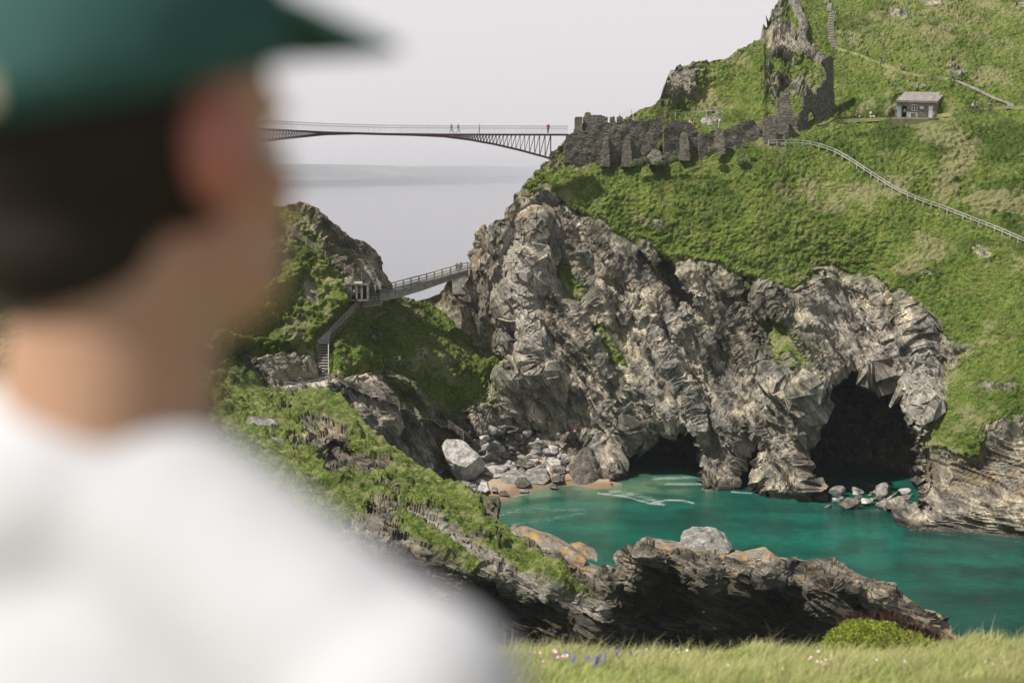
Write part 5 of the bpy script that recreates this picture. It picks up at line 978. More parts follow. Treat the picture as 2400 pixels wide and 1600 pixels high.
ridge_hull([(1494, 1300, 152), (1500, 1286, 153), (1530, 1284, 153), (1560, 1300, 151), (1556, 1340, 149), (1515, 1345, 149)], 0, M['slab'], 'taller stack of thin rock layers beside the dark face', strata=6, amp=.2)
ridge_hull([(1508, 1273, 152), (1522, 1269, 152), (1560, 1275, 151.5), (1620, 1290, 150), (1700, 1300, 149), (1700, 1316, 146.5), (1600, 1312, 147), (1530, 1300, 148)], 0, M['slab'], 'jutting cap layer overhanging the top of the dark face', strata=7, amp=.13)
ridge_hull([(1690, 1304, 150), (1735, 1300, 150), (1752, 1304, 149.5), (1758, 1330, 146), (1700, 1326, 146)], 0, M['slab'], 'yellow-lichened block in the middle of the ridge crest', strata=5, amp=.1)
hull('boulder', HPx([(1604, 1284, 152), (1610, 1264, 152.5), (1634, 1253, 153), (1660, 1256, 153), (1684, 1251, 153), (1706, 1266, 152.5), (1716, 1284, 152), (1712, 1298, 151), (1650, 1296, 151), (1612, 1292, 151)], 3.5), M['rock_pale'] if False else M['rock'], 'pale knobbly boulder perched on top of the ridge', 'boulder', amp=.3, seed=61)
ridge_hull([(1752, 1312, 150.5), (1756, 1304, 151), (1790, 1300, 151), (1806, 1294, 151), (1834, 1316, 150.5), (1800, 1325, 149)], 0, M['slab'], 'pale wedge of rock on the crest right of the knobbly boulder', amp=.1)
ridge_hull([(1830, 1318, 150), (1945, 1328, 149.5), (2010, 1348, 149), (2050, 1372, 148), (1960, 1362, 146.5), (1850, 1345, 147)], 0, M['slab'], 'long flat sunlit crest layer of the right ridge', strata=8, amp=.09)
ridge_hull([(2040, 1376, 149), (2090, 1384, 149), (2130, 1402, 148.5), (2150, 1420, 148), (2100, 1410, 147), (2050, 1392, 147)], 0, M['slab'], 'thin lit layer stepping down towards the ridge end', strata=12, amp=.07)
ridge_hull([(2182, 1436, 147), (2204, 1440, 147), (2212, 1452, 146.5), (2208, 1462, 146), (2186, 1456, 146)], 0, M['slab'], 'small dark block near the right end of the ridge', amp=.08, back=2.5)
ridge_hull([(2180, 1462, 145.5), (2206, 1450, 146.5), (2230, 1466, 146), (2230, 1484, 145), (2190, 1478, 144.5)], 0, M['slab'], 'square slab below the small dark block', amp=.08, back=2.5)
ridge_hull([(2182, 1470, 144), (2200, 1474, 144), (2240, 1492, 143.5), (2300, 1522, 143), (2280, 1530, 142), (2210, 1502, 142)], 0, M['slab'], 'lowest long slab running into the water at the ridge end', strata=18, amp=.07, back=2.5)
ridge_hull([(1106, 1176, 170), (1112, 1168, 171), (1166, 1171, 170.5), (1171, 1182, 170), (1165, 1212, 169), (1168, 1230, 168.5), (1146, 1218, 168), (1120, 1198, 169)], -.6, M['rock_dark'], 'dark square rock pillar ending the grassy ridge above the water', strata=3, amp=.14, back=3)
ridge_hull([(1118, 1236, 162), (1128, 1232, 162), (1166, 1252, 161), (1186, 1278, 159.5), (1184, 1286, 159), (1160, 1276, 159.5), (1132, 1252, 160.5)], -1.2, M['slab'], 'speckled slab lying in the grass below the rock pillar', amp=.08, back=2.5)
for k, (x, y, lb_) in enumerate([(615, 985, 'white flat stone bare in the turf of the near ridge'), (652, 1035, 'pale lump of rock beside the turf hollow')]):
    q_ = ridge_pt(x, y); hull('rock', [q_ + Vector(v_) for v_ in ((-2.2, -.6, -.3), (-1.9, 0, .5), (0, .3, .55), (1.6, 0, .1), (2.2, -.7, -.6), (0, -1.2, -.5), (0, 1, -.5))] if k == 0 else [q_ + Vector(v_) for v_ in ((-1, -.6, .4), (-.8, 0, .8), (.6, .1, .3), (1.2, -.4, -.8), (.3, -1.1, -1.2), (0, 1, -.5))], M['rock'], lb_, 'rock', amp=.1, seed=80 + k)
# ================================================================== the bank in front of the photographer
def bank_z(x, y):
    x = np.asarray(x, float); y = np.asarray(y, float)
    pyv = np.interp(y, [3, 10, 14, 17, 20, 21.5], [1700, 1648, 1592, 1566, 1547, 1547]) - 14 * sstep(.28, .36, x / np.maximum(y, 1)) - 5 * np.sin(x * 1.9)
    s_ = -ray(1200 + 0 * pyv, pyv)[1]
    z = CAMZ - y * s_
    z0 = np.where(y < 3, 48.36, 0)
    near = CAMZ - 3 * (-ray(1200, 1700)[1])
    z = np.where(y < 4.2, 48.36 + (np.interp(4.2, [3, 10], [0, 1]) * 0), z)
    edge = CAMZ - 21.5 * (-ray(1200 + 0 * pyv, pyv)[1])
    z = np.where(y > 21.5, edge - (y - 21.5) * .75 - np.clip(y - 26, 0, 99) * 1.6, z)
    t_ = sstep(2.2, 6.5, y); zn = 48.36 + 0 * y
    return np.where(y < 6.5, zn * (1 - t_) + (CAMZ - np.maximum(y, .1) * s_) * t_, z)
xs = np.r_[np.arange(-16, -4, .5), np.arange(-4, 9.5, .08), np.arange(9.5, 20, .5)]; ys = np.r_[np.arange(-6, 8, .4), np.arange(8, 24, .08), np.arange(24, 44, .6)]
X, Yv = np.meshgrid(xs, ys); fl = np.stack([X, Yv, 0 * X], -1).reshape(-1, 3)
hum = (0.11 * fbm(fl, 1.3, 3, .6, 31) + 0.10 * np.clip(.7 - cell(fl, .9, 5)[0], 0, 1)).reshape(X.shape) * sstep(1.5, 5, Yv)
for mx_, my_, mh, mr in ((1.62, 14.5, .16, .22), (5.6, 17.5, .16, .4), (6.4, 18.5, .2, .45), (5.0, 17, .1, .3), (-.2, 15, .1, .4)):
    hum = hum + mh * np.exp(-(np.hypot(X - mx_, Yv - my_) / mr) ** 2)
Zb = np.maximum(bank_z(X, Yv) + hum, -3)
def bank_at(x, y): 
    j = np.abs(xs_b - x).argmin(); i = np.abs(ys_b - y).argmin(); return float(ZB[i, j])
xs_b, ys_b, ZB = xs, ys, Zb
t = NT('bank_turf'); v = t.geo(); t.fin(t.mix(t.noise(v, 2.0, 5, .7), (.07, .09, .02), (.28, .28, .11)), .95, .1); t.bump(t.noise(v, 9, 5, .7), 1.0, .05)
tag(mesh_np("grass_bank", np.stack([X, Yv, Zb], -1).reshape(-1, 3), grid_faces(*X.shape)[:, ::-1], t.m), kind='structure')
t = NT('grass_blade'); a_, b_, c_ = t.attr('tone')
col = t.mix(a_, (.21, .30, .055), (.58, .60, .25)); col = t.mix(b_, col, (.50, .42, .27)); t.fin(col, .6, .25)
tr = t.n('BsdfTranslucent'); t.l(col, tr.inputs[0]); ms_ = t.n('MixShader'); ms_.inputs[0].default_value = .38; t.l(t.b.outputs[0], ms_.inputs[1]); t.l(tr.outputs[0], ms_.inputs[2]); t.l(ms_.outputs[0], t.out.inputs[0]); M['blade'] = t.m
def blades(n, yr, pr, hr, wr, seed):
    rs = np.random.RandomState(seed)
    y = np.sqrt(rs.uniform(yr[0] ** 2, yr[1] ** 2, n)); x = (rs.uniform(pr[0], pr[1], n) - 1200) / F * y
    ii = np.clip(np.searchsorted(ys_b, y), 0, len(ys_b) - 1); jj = np.clip(np.searchsorted(xs_b, x), 0, len(xs_b) - 1); z = ZB[ii, jj]
    p = np.stack([x, y, 0 * x], 1); cl = fbm(p, .55, 2, .6, 40); cl2 = fbm(p, 1.8, 2, .5, 41)
    h = rs.uniform(hr[0], hr[1], n) * (1 + .8 * cl) * np.where(rs.rand(n) < .03, 1.6, 1); w_ = rs.uniform(wr[0], wr[1], n)
    th = rs.uniform(0, np.pi, n); wv = np.stack([np.cos(th), np.sin(th) * .6, 0 * th], 1) * w_[:, None] / 2
    ln = np.stack([.35 + .5 * rs.normal(size=n), .4 * rs.normal(size=n)], 1) * h[:, None]
    P0 = np.stack([x, y, z - .02], 1); P1 = P0 + np.stack([ln[:, 0] * .3, ln[:, 1] * .3, h * .6], 1); P2 = P0 + np.stack([ln[:, 0], ln[:, 1], h], 1)
    Vv = np.stack([P0 - wv, P0 + wv, P1 - wv * .8, P1 + wv * .8, P2 - wv * .15, P2 + wv * .15], 1).reshape(-1, 3)
    k = np.arange(n)[:, None] * 6; Fq = np.concatenate([k + [0, 1, 3, 2], k + [2, 3, 5, 4]])
    a = np.clip(.5 + .9 * cl2 + .25 * rs.normal(size=n), 0, 1); b = np.clip(.05 + 1.1 * cl + .3 * rs.normal(size=n), 0, 1) * .8
    tn = np.repeat(np.stack([a, b, 0 * a, 0 * a + 1], 1), 6, 0)
    return Vv, Fq, tn
V1, F1_, T1 = blades(62000, (11.5, 21.8), (1080, 2480), (.07, .21), (.005, .010), 1)
V2, F2_, T2 = blades(9000, (11.5, 21.8), (200, 1080), (.06, .18), (.006, .012), 2)
tag(mesh_np('grass', np.concatenate([V1, V2]), np.concatenate([F1_, F2_ + len(V1)]), M['blade'], attrs={'tone': np.concatenate([T1, T2])}), kind='stuff')
# flowers
M['stem'] = plain('flower_stem', (.10, .17, .04), .7, .2, 30); M['blue'] = plain('bluebell_blue', (.16, .13, .50), .6, .2, 30); M['pink'] = plain('thrift_pink', (.72, .46, .55), .7, .15, 30); M['wht'] = plain('daisy_white', (.80, .80, .76), .7, .05, 30); M['dry'] = plain('dry_stalk', (.30, .24, .15), .8, .2, 10)
def blob(c, r, n=6):
    mb = MB(); pts = [Vector(c) + Vector((0, 0, r * z)) for z in (-1, -.5, .2, .8, 1)]; mb.tube(pts, [r * .15, r * .8, r, r * .6, r * .1], n); return mb
def bluebell():
    e = empty('bluebell'); MB().tube([(0, 0, 0), (.01, 0, .10), (.035, 0, .19)], [.003, .0028, .002], 5).build('stem', M['stem'], e)
    mb = MB()
    for k in range(6):
        z = .125 + k * .014; x_ = .016 + k * .005 + (.014 if k % 2 else -.010); mb.tube([(x_, 0, z + .004), (x_ + .004, 0, z - .010), (x_ + .004, 0, z - .022)], [.004, .011, .014], 6)
    mb.build('bells', M['blue'], e); return e
def thrift(): 
    e = empty('thrift'); MB().tube([(0, 0, 0), (0, .005, .15)], [.0025, .002], 5).build('stem', M['stem'], e); b = blob((0, .005, .162), .020, 7); b.build('flower_head', M['pink'], e, smooth=True); return e
def daisy():
    e = empty('daisy'); MB().tube([(0, 0, 0), (0, 0, .13)], [.0025, .002], 5).build('stem', M['stem'], e)
    mb = MB(); mb.tube([(0, 0, .128), (0, -.006, .136), (0, -.012, .138)], [.004, .017, .003], 9); mb.build('flower_head', M['wht'], e); return e
def scatter(mk, pts, lab, grp, cat):
    pr_ = None
    for px, py in pts:
        y = float(np.interp(py + 32, [1540, 1556, 1572, 1596, 1648], [20.5, 19.5, 17, 14, 12])); x = (px - 1200) / F * y
        o = mk() if pr_ is None else copy_tree(pr_)
        pr_ = pr_ or o; o.location = (x, y, bank_at(x, y) - .01); o.rotation_euler = (rnd.uniform(-.15, .15), rnd.uniform(-.1, .2), rnd.uniform(0, 6.28)); s = rnd.uniform(.85, 1.25); o.scale = (s, s, s); tag(o, lab, cat, grp)
scatter(bluebell, [(1376, 1523), (1428, 1519), (1448, 1537), (1454, 1542), (1494, 1535), (1500, 1534), (1340, 1549), (1347, 1554), (1284, 1545), (1290, 1548), (1395, 1545), (1398, 1548), (1420, 1550), (1418, 1546), (1372, 1557), (1346, 1566), (1395, 1569), (1240, 1540), (1305, 1543), (1410, 1560), (1465, 1545), (1330, 1540)], 'violet-blue bluebell in the blurred grass just right of the white shirt', 'bluebells in the foreground grass', 'bluebell')
scatter(thrift, [(1306, 1560), (1312, 1565), (1320, 1556), (1330, 1562), (1268, 1552), (1278, 1566), (1500, 1532), (1504, 1529), (1521, 1525), (1255, 1550), (1300, 1552), (1322, 1566)], 'pale pink thrift flower among the bluebells beside the white shirt', 'pink thrift among the bluebells', 'flower')
scatter(thrift, [(1916, 1548), (1923, 1552), (1941, 1554), (1947, 1559), (1953, 1564), (1961, 1560), (1967, 1554), (1974, 1564), (1981, 1571), (1990, 1569), (1935, 1573), (1940, 1578)], 'pale pink thrift flower in the patch in front of the yellow-green bush', 'pink thrift below the bush', 'flower')
scatter(daisy, [(1629, 1529), (1603, 1533), (1597, 1531), (1725, 1556), (1738, 1575), (2047, 1585), (2055, 1588), (2080, 1582), (2350, 1590), (2366, 1592), (2385, 1590), (2395, 1588), (1860, 1560), (2150, 1578)], 'small white flower dotted in the blurred foreground grass', 'white flowers in the foreground grass', 'flower')
for k, (px, py, h) in enumerate([(1722, 1512, .30), (1897, 1528, .24), (1792, 1520, .15), (2340, 1520, .25)]):
    y = 18.0; x = (px - 1200) / F * y; z = bank_at(x, y); e = tag(empty('dry_stalk', (x, y, z)), ['tall dry seed stalk standing against the black rock face', 'leaning dry stalk left of the yellow-green bush', 'short dry stalk between the two taller ones', 'wispy dry stalk at the right edge of the bank'][k], 'stalk')
    MB().tube([(0, 0, 0), (.01, 0, h * .6), (.03, 0, h)], [.004, .003, .002], 5).build('stem', M['dry'], e); MB().tube([(.02, 0, h * .75), (.028, 0, h * .92), (.034, 0, h + .04)], [.004, .008, .002], 6).build('seed_head', M['dry'], e)
# bush
t = NT('bush_leaf'); a_, b_, c_ = t.attr('tone'); col = t.mix(a_, (.07, .11, .015), (.42, .50, .07)); t.fin(col, .55, .3)
tr = t.n('BsdfTranslucent'); t.l(col, tr.inputs[0]); ms_ = t.n('MixShader'); ms_.inputs[0].default_value = .3; t.l(t.b.outputs[0], ms_.inputs[1]); t.l(tr.outputs[0], ms_.inputs[2]); t.l(ms_.outputs[0], t.out.inputs[0]); M['leaf'] = t.m
def leaf_cloud(cs, rs_, n, size, seed, low=0.0):
    rs = np.random.RandomState(seed); Vv = []; T = []
    for (c, r, k) in zip(cs, rs_, n):
        d = rs.normal(size=(k, 3)); d /= np.linalg.norm(d, axis=1)[:, None]; rad = rs.uniform(.55, 1.06, k) ** .7; p = d * rad[:, None] * np.array(r) + np.array(c); p = p[p[:, 2] > low]
        m_ = len(p); s_ = rs.uniform(size[0], size[1], m_); u = rs.normal(size=(m_, 3)); u /= np.linalg.norm(u, axis=1)[:, None]; w_ = np.cross(u, rs.normal(size=(m_, 3))); w_ /= np.linalg.norm(w_, axis=1)[:, None]
        Vv.append(np.stack([p - u * s_[:, None], p + w_ * s_[:, None] * .5, p + u * s_[:, None], p - w_ * s_[:, None] * .5], 1).reshape(-1, 3)); T.append(np.repeat(np.clip(rs.normal(.5, .25, m_), 0, 1), 4))
    Vv = np.concatenate(Vv); T = np.concatenate(T); return Vv, np.arange(len(Vv)).reshape(-1, 4), np.stack([T, T * 0, T * 0, T * 0 + 1], 1)
yb = 20.6; xb = (2075 - 1200) / F * yb; zb = bank_at(xb, yb) + .04
bush = tag(empty('bush', (xb, yb, zb)), 'low rounded yellow-green bush on the edge of the foreground bank', 'bush')
cs = [(-.45, 0, .18), (-.12, 0, .30), (.18, .05, .27), (.5, 0, .18), (.8, .05, .1), (-.75, 0, .06), (.0, -.15, .15), (-.3, .1, .3)]; rr = [(.32, .3, .25), (.32, .3, .26), (.3, .3, .24), (.3, .3, .2), (.24, .25, .14), (.22, .25, .12), (.4, .25, .22), (.25, .25, .22)]
Vl, Fl, Tl = leaf_cloud(cs, rr, [2600, 3000, 2600, 2000, 1100, 800, 1600, 1600], (.010, .022), 5, -.12)
mesh_np('foliage', Vl, Fl, M['leaf'], bush, attrs={'tone': Tl})
mb = MB()
for k in range(40): a = rnd.uniform(-.7, .8); mb.tube([(a * .3, 0, -.1), (a * .7, rnd.uniform(-.1, .1), .12), (a, rnd.uniform(-.2, .2), rnd.uniform(.15, .45))], [.010, .006, .003], 4)
mb.build('branches', M['dry'], bush)
M['redtwig'] = plain('red_brown_twig', (.10, .055, .042), .8, .3, 5)
tw = tag(empty('dead_bracken', (xb + .35, yb + .45, zb)), 'thicket of red-brown dead stems behind the yellow-green bush', 'dead stems'); mb = MB()
for k in range(420):
    a = rnd.uniform(-.75, 1.05); h = (.58 - .35 * max(0, a - .1) - .12 * abs(a)) * rnd.uniform(.75, 1.1); mb.tube([(a, rnd.uniform(-.3, .3), -.15), (a + rnd.uniform(-.05, .05), 0, h * .6), (a + rnd.uniform(-.1, .1), rnd.uniform(-.1, .1), h)], [.005, .004, .002], 3, False)
mb.build('stems', M['redtwig'], tw)
# shrubs under the castle wall
def shrub(px, py, Y, r, lab, mat=None, seed=0):
    p = P(px, py, Y); e = tag(empty('shrub', p), lab, 'shrub', 'shrubs below the castle wall')
    Vl, Fl, Tl = leaf_cloud([(0, 0, 0), (r * .6, 0, -r * .2), (-r * .6, 0, -r * .1)], [(r, r, r * .8)] * 3, [500, 350, 350], (.06, .14), seed, -9); mesh_np('foliage', Vl, Fl, M['sage'], e, attrs={'tone': Tl}); return e
t = NT('sage_leaf'); a_, b_, c_ = t.attr('tone'); t.fin(t.mix(a_, (.06, .085, .03), (.24, .27, .15)), .7, .2); M['sage'] = t.m
for k, (px, py, r, lab) in enumerate([(1493, 380, .75, 'grey-green shrub left of the grassy knoll below the castle'), (1510, 374, .6, 'small grey-green shrub touching the grassy knoll'), (1546, 380, .6, 'low shrub right of the grassy knoll'), (1582, 372, .6, 'shrub at the foot of the round-topped castle wall'), (1672, 350, .6, 'small pale shrub beside the pale-edged buttress'), (1742, 378, .7, 'pale patchy shrub alone on the slope below the stepped wall'), (1748, 343, .35, 'tiny shrub at the foot of the stepped castle wall')]): shrub(px, py, 244.8, r, lab, seed=k)
kn = hull('rock', HPx([(1516, 384, 245), (1520, 364, 246), (1532, 350, 246.5), (1545, 352, 246.5), (1552, 366, 246), (1550, 388, 244.5)], 2.5), M['slate'], 'grass-capped block of fallen masonry below the gap in the castle wall', 'rock', amp=.2, seed=91)
for k, (x, y, w_, h_, lb_) in enumerate([(1666, 283, 34, 12, 'rounded grey rock in the castle courtyard'), (2012, 128, 0, 0, '')]):
    if w_: q_ = P(x, y, 259); hull('rock', [q_ + Vector(v_) for v_ in ((-2, 0, -1), (-1.5, .3, .5), (-.3, .3, 1.0), (1.2, .3, .8), (1.9, .2, -.6), (0, -.8, -.8), (0, 1.5, -.8), (2, 1, -1), (-2, 1, -1))], M['rock'], lb_, 'rock', amp=.2, seed=92)
# ================================================================== people
def mcol(name, c, r=.8): return plain(name, c, r, .12, 6.0)
SK = mcol('skin', (.42, .25, .18), .6)
def skinned(name, pts, edges, radii, mat, parent, sub=1):
    me = bpy.data.meshes.new(name); me.from_pydata(pts, edges, []); me.materials.append(mat)
    o = bpy.data.objects.new(name, me); COL.objects.link(o); o.parent = parent
    o.modifiers.new('skin', 'SKIN'); sv = me.skin_vertices[0].data
    for i, r in enumerate(radii): sv[i].radius = (r, r) if not hasattr(r, '__len__') else r; sv[i].use_root = (i == 0)
    if sub: m_ = o.modifiers.new('sub', 'SUBSURF'); m_.levels = m_.render_levels = sub
    return o
POSES = {
 'stand': dict(hip=(0, 0, .93), chest=(0, -.01, 1.36), kn=[(.10, .02, .5), (-.11, .0, .5)], an=[(.11, .03, .09), (-.12, .02, .09)], el=[(.26, .03, 1.12), (-.26, .03, 1.12)], wr=[(.25, -.08, .90), (-.25, -.08, .90)]),
 'walk': dict(hip=(0, 0, .91), chest=(0, -.04, 1.34), kn=[(.09, -.22, .53), (-.09, .05, .49)], an=[(.09, -.34, .13), (-.09, .38, .14)], el=[(.25, .12, 1.12), (-.25, -.10, 1.12)], wr=[(.24, .10, .90), (-.23, -.28, .96)]),
 'photo': dict(hip=(0, 0, .93), chest=(0, -.02, 1.36), kn=[(.11, -.02, .5), (-.12, .0, .5)], an=[(.13, .0, .09), (-.14, .02, .09)], el=[(.27, -.12, 1.20), (-.27, -.12, 1.20)], wr=[(.10, -.32, 1.42), (-.10, -.32, 1.42)]),
 'sit': dict(hip=(0, 0, .16), chest=(0, -.05, .60), kn=[(.16, -.36, .46), (-.16, -.36, .44)], an=[(.14, -.52, .09), (-.14, -.55, .09)], el=[(.26, -.10, .38), (-.26, -.10, .38)], wr=[(.12, -.32, .42), (-.12, -.32, .42)]),
 'bend': dict(hip=(0, .08, .86), chest=(0, -.24, 1.16), kn=[(.11, -.06, .48), (-.11, .02, .47)], an=[(.11, .04, .09), (-.11, .10, .09)], el=[(.24, -.36, .94), (-.24, -.36, .94)], wr=[(.16, -.46, .72), (-.16, -.46, .72)])}
def person(loc, pose, face, top, bottom, hair, label, scale=1.0, group=None, dress=False, pack=None):
    q = POSES[pose]; e = empty('person', loc, face); e.scale = (scale,) * 3; tag(e, label, 'person', group)
    hip = Vector(q['hip']); ch = Vector(q['chest']); up_ = (ch - hip).normalized(); nk = ch + up_ * .14; hd = nk + (up_ + Vector((0, 0, 1))).normalized() * .10 + Vector((0, -.02, 0)); ht = hd + Vector((0, 0, .11)); mid = hip.lerp(ch, .5)
    sh = [ch + Vector((s * .18, 0, .06)) for s in (1, -1)]; hj = [hip + Vector((s * .09, 0, -.05)) for s in (1, -1)]
    kn = [Vector(v) for v in q['kn']]; an = [Vector(v) for v in q['an']]; toe = [a + Vector((0, -.15, -.05)) for a in an]
    el_ = [Vector(v) for v in q['el']]; wr = [Vector(v) for v in q['wr']]; ha = [w_ + (w_ - e_).normalized() * .10 for w_, e_ in zip(wr, el_)]
    pts = [hip, mid, ch, nk, hd, ht]; ed = [(0, 1), (1, 2), (2, 3), (3, 4), (4, 5)]; rd = [.13, .12, .14, .055, .085, .06]
    for k in (0, 1):
        b = len(pts); pts += [hj[k], kn[k], an[k], toe[k]]; ed += [(0, b), (b, b + 1), (b + 1, b + 2), (b + 2, b + 3)]; rd += [.08, .055, .04, .035]
        b = len(pts); pts += [sh[k], el_[k], wr[k], ha[k]]; ed += [(2, b), (b, b + 1), (b + 1, b + 2), (b + 2, b + 3)]; rd += [.055, .042, .03, .03]
    skinned('body', pts, ed, rd, SK, e)
    tp = [mid - up_ * .17, mid, ch, sh[0], el_[0], wr[0], sh[1], el_[1], wr[1]]; skinned('jacket', tp, [(0, 1), (1, 2), (2, 3), (3, 4), (4, 5), (2, 6), (6, 7), (7, 8)], [.155, .145, .165, .075, .06, .048, .075, .06, .048], top, e)
    if dress: skinned('dress', [mid, hip, hip + Vector((0, 0, -.35)), hip + Vector((0, 0, -.62))], [(0, 1), (1, 2), (2, 3)], [.13, .17, .2, .23], bottom, e)
    else:
        skinned('trousers', [hip, hip + up_ * .1, hj[0], kn[0], an[0], hj[1], kn[1], an[1]], [(0, 1), (0, 2), (2, 3), (3, 4), (0, 5), (5, 6), (6, 7)], [.145, .14, .10, .075, .06, .10, .075, .06], bottom, e)
    skinned('hair', [hd + Vector((0, .03, .02)), ht + Vector((0, .01, .01))], [(0, 1)], [.085, .075], hair, e)
    if pack: skinned('backpack', [ch + Vector((0, .2, -.2)), ch + Vector((0, .2, .05))], [(0, 1)], [(.13, .10), (.12, .09)], pack, e)
    return e
c_ = {k: mcol('cloth_' + k, v) for k, v in dict(black=(.02, .02, .022), navy=(.03, .04, .075), red=(.36, .05, .05), white=(.68, .67, .65), grey=(.22, .22, .23), khaki=(.24, .20, .14), brown=(.13, .085, .06), jeans=(.08, .12, .20), teal=(.015, .20, .19), pink=(.55, .35, .33), sky=(.30, .42, .52), maroon=(.17, .035, .035), stone=(.45, .42, .38), blue=(.06, .12, .30)).items()}
hd_ = mcol('hair_dark', (.03, .022, .018)); hb_ = mcol('hair_brown', (.12, .07, .04)); hw_ = mcol('hair_grey', (.45, .43, .40)); hat = mcol('sun_hat', (.55, .50, .42))
L_, R_ = -math.pi / 2, math.pi / 2
GP = lambda px, py: main_pt(px, py)
fit = lambda p, h: h / (1.75 * F / (p.y))         # px height -> scale
bz = lambda px: P(px, float(deckpy(px)), float(Ybr(px))) + Vector((0, 1.2, .03))
person(bz(1058), 'walk', L_, c_['black'], c_['grey'], hd_, 'walker in a black top striding right, leftmost of the people on the high footbridge', 1.02)
person(bz(1073), 'walk', R_, c_['black'], c_['sky'], hb_, 'walker in pale jeans close behind the leftmost one on the high footbridge', .98)
person(bz(1123), 'stand', R_, c_['pink'], c_['grey'], hb_, 'person in a pale top alone near the middle of the truss on the high footbridge', .96)
person(bz(1285), 'stand', .4, c_['red'], c_['navy'], hd_, 'person in a red jacket standing near the castle end of the high footbridge', 1.02)
lbz = lambda s: lint(lt, s) + Vector((0, 1.0, -.02))
person(lbz(.885), 'stand', .3, c_['black'], c_['navy'], hd_, 'left of two dark-clothed people at the top of the low bridge', .98)
person(lbz(.93), 'stand', 2.8, c_['black'], c_['black'], hd_, 'right of two dark-clothed people at the top of the low bridge', .98)
def st_(k): return A_.lerp(B_, (k + .5) / 14) + Vector((0, -.05, .06))
person(st_(1) + Vector((-.45, 0, 0)), 'stand', 3.0, c_['black'], c_['black'], hd_, 'person all in black at the left foot of the pale stairs', 1.0)
person(st_(0) + Vector((.5, 0, 0)), 'walk', 2.9, c_['black'], c_['jeans'], hd_, 'person in a black top and jeans at the right foot of the pale stairs', 1.03)
person(P(704, 908, 214) , 'photo', L_, c_['navy'], c_['jeans'], hb_, 'person in a blue jacket taking a photo on the path beside the stairs', .98)
person(P(*zz_[0]) + Vector((0, .7, .06)), 'walk', 2.0, c_['pink'], c_['khaki'], hb_, 'half-hidden person in pink starting down the beach stairway', .95)
person(P(*zz_[2]) + Vector((0, .7, .06)), 'walk', L_, c_['white'], c_['black'], hw_, 'person in a white top lower on the dark beach stairway', .92)
p = GP(1294, 1116); person(GP(1294, 1117) + Vector((0, -.6, .1)), 'stand', .3, c_['stone'], c_['pink'], hb_, 'person in pale pink clothes among the boulders on the beach', .95)
person(GP(1322, 1126) + Vector((0, -.2, 0)), 'walk', 2.6, c_['navy'], c_['navy'], hd_, 'person in dark blue on the sand beside the pointed boulder', 1.02)
person(P(1686, 300, 250.5), 'photo', .6, c_['white'], c_['sky'], hb_, 'person in white and pale jeans standing on the pale-edged buttress', .98)
person(P(1625, 296, 252), 'sit', 2.2, c_['maroon'], c_['brown'], hd_, 'seated person in maroon behind the round-topped castle wall', 1.1)
person(P(1616, 292, 253), 'sit', 1.2, c_['white'], c_['stone'], hw_, 'seated person in white just left of the maroon one behind the castle wall', 1.0)
person(P(1551, 322, 247.2), 'bend', 2.0, c_['maroon'], c_['black'], hd_, 'person in dark red leaning in the narrow gap of the castle wall', 1.0)
def on(px, py): return GP(px, py) + Vector((0, -.1, .03))
def walker(px, py, h, *a, **k):
    p = on(px, py); return person(p, *a, scale=fit(p, h), **k)
walker(1961, 284, 21, 'walk', R_, c_['black'], c_['grey'], hd_, 'slim person in black walking away from the archway, leftmost on the terrace path')
walker(2007, 281, 21, 'stand', -.5, c_['maroon'], c_['jeans'], hd_, 'person in a maroon jacket with a child on the terrace path')
walker(2014, 282, 12, 'stand', .3, c_['white'], c_['black'], hd_, 'small child in black and white beside the maroon jacket')
walker(2040, 280, 20, 'stand', 2.6, c_['stone'], c_['black'], hb_, 'person in a pale jacket stooping over a pale dog on the terrace path')
walker(2279, 262, 22, 'walk', R_, c_['sky'], c_['black'], hb_, 'left of two walkers by the right steps, in a light blue shirt')
walker(2288, 261, 23, 'walk', R_, c_['jeans'], c_['black'], hw_, 'right of two walkers by the right steps, in blue with dark trousers')
walker(2232, 191, 24, 'walk', R_, c_['navy'], c_['navy'], hd_, 'person in navy walking down past the dark outcrop on the hill')
walker(2111, 168, 20, 'stand', 2.5, c_['khaki'], c_['brown'], hb_, 'person in khaki and brown, lowest of three spaced along the hill path')
walker(2065, 153, 21, 'walk', .5, c_['black'], c_['jeans'], hd_, 'person in black and jeans, middle of three spaced along the hill path')
walker(2033, 135, 23, 'photo', .3, c_['khaki'], c_['black'], hb_, 'person in a khaki top holding a camera, highest of three along the hill path')
walker(1956, 33, 19, 'walk', .2, c_['teal'], c_['jeans'], hd_, 'person in a bright teal jacket at the top of the pale steps', pack=c_['black'])
walker(1945, 12, 18, 'stand', 3.0, c_['black'], c_['black'], hd_, 'person in a long black dress at the very top of the hill steps', dress=True)
walker(1933, 11, 19, 'walk', 2.8, c_['jeans'], c_['sky'], hb_, 'person in blue at the very top left of the hill steps')
walker(1906, 111, 15, 'sit', .2, c_['white'], c_['navy'], hat, 'person in white sitting on the grass by the top of the curtain wall')
walker(1919, 110, 14, 'sit', .1, c_['red'], c_['grey'], hat, 'person in red sitting on the grass right of the one in white')
walker(1892, 104, 16, 'sit', -.3, c_['blue'], c_['navy'], hd_, 'person in blue sitting against the curtain wall')
walker(1890, 96, 15, 'sit', -.2, c_['maroon'], c_['black'], hb_, 'person in maroon sitting highest against the curtain wall')
person(HP(.95, -.9, .1), 'sit', 1.2, c_['grey'], c_['black'], hd_, 'dark figure sitting outside the right door of the stone hut', 1.1)
person(HP(.17, .5, .02), 'stand', 0, c_['pink'], c_['black'], hb_, 'person standing in the open dark doorway of the stone hut', .95)
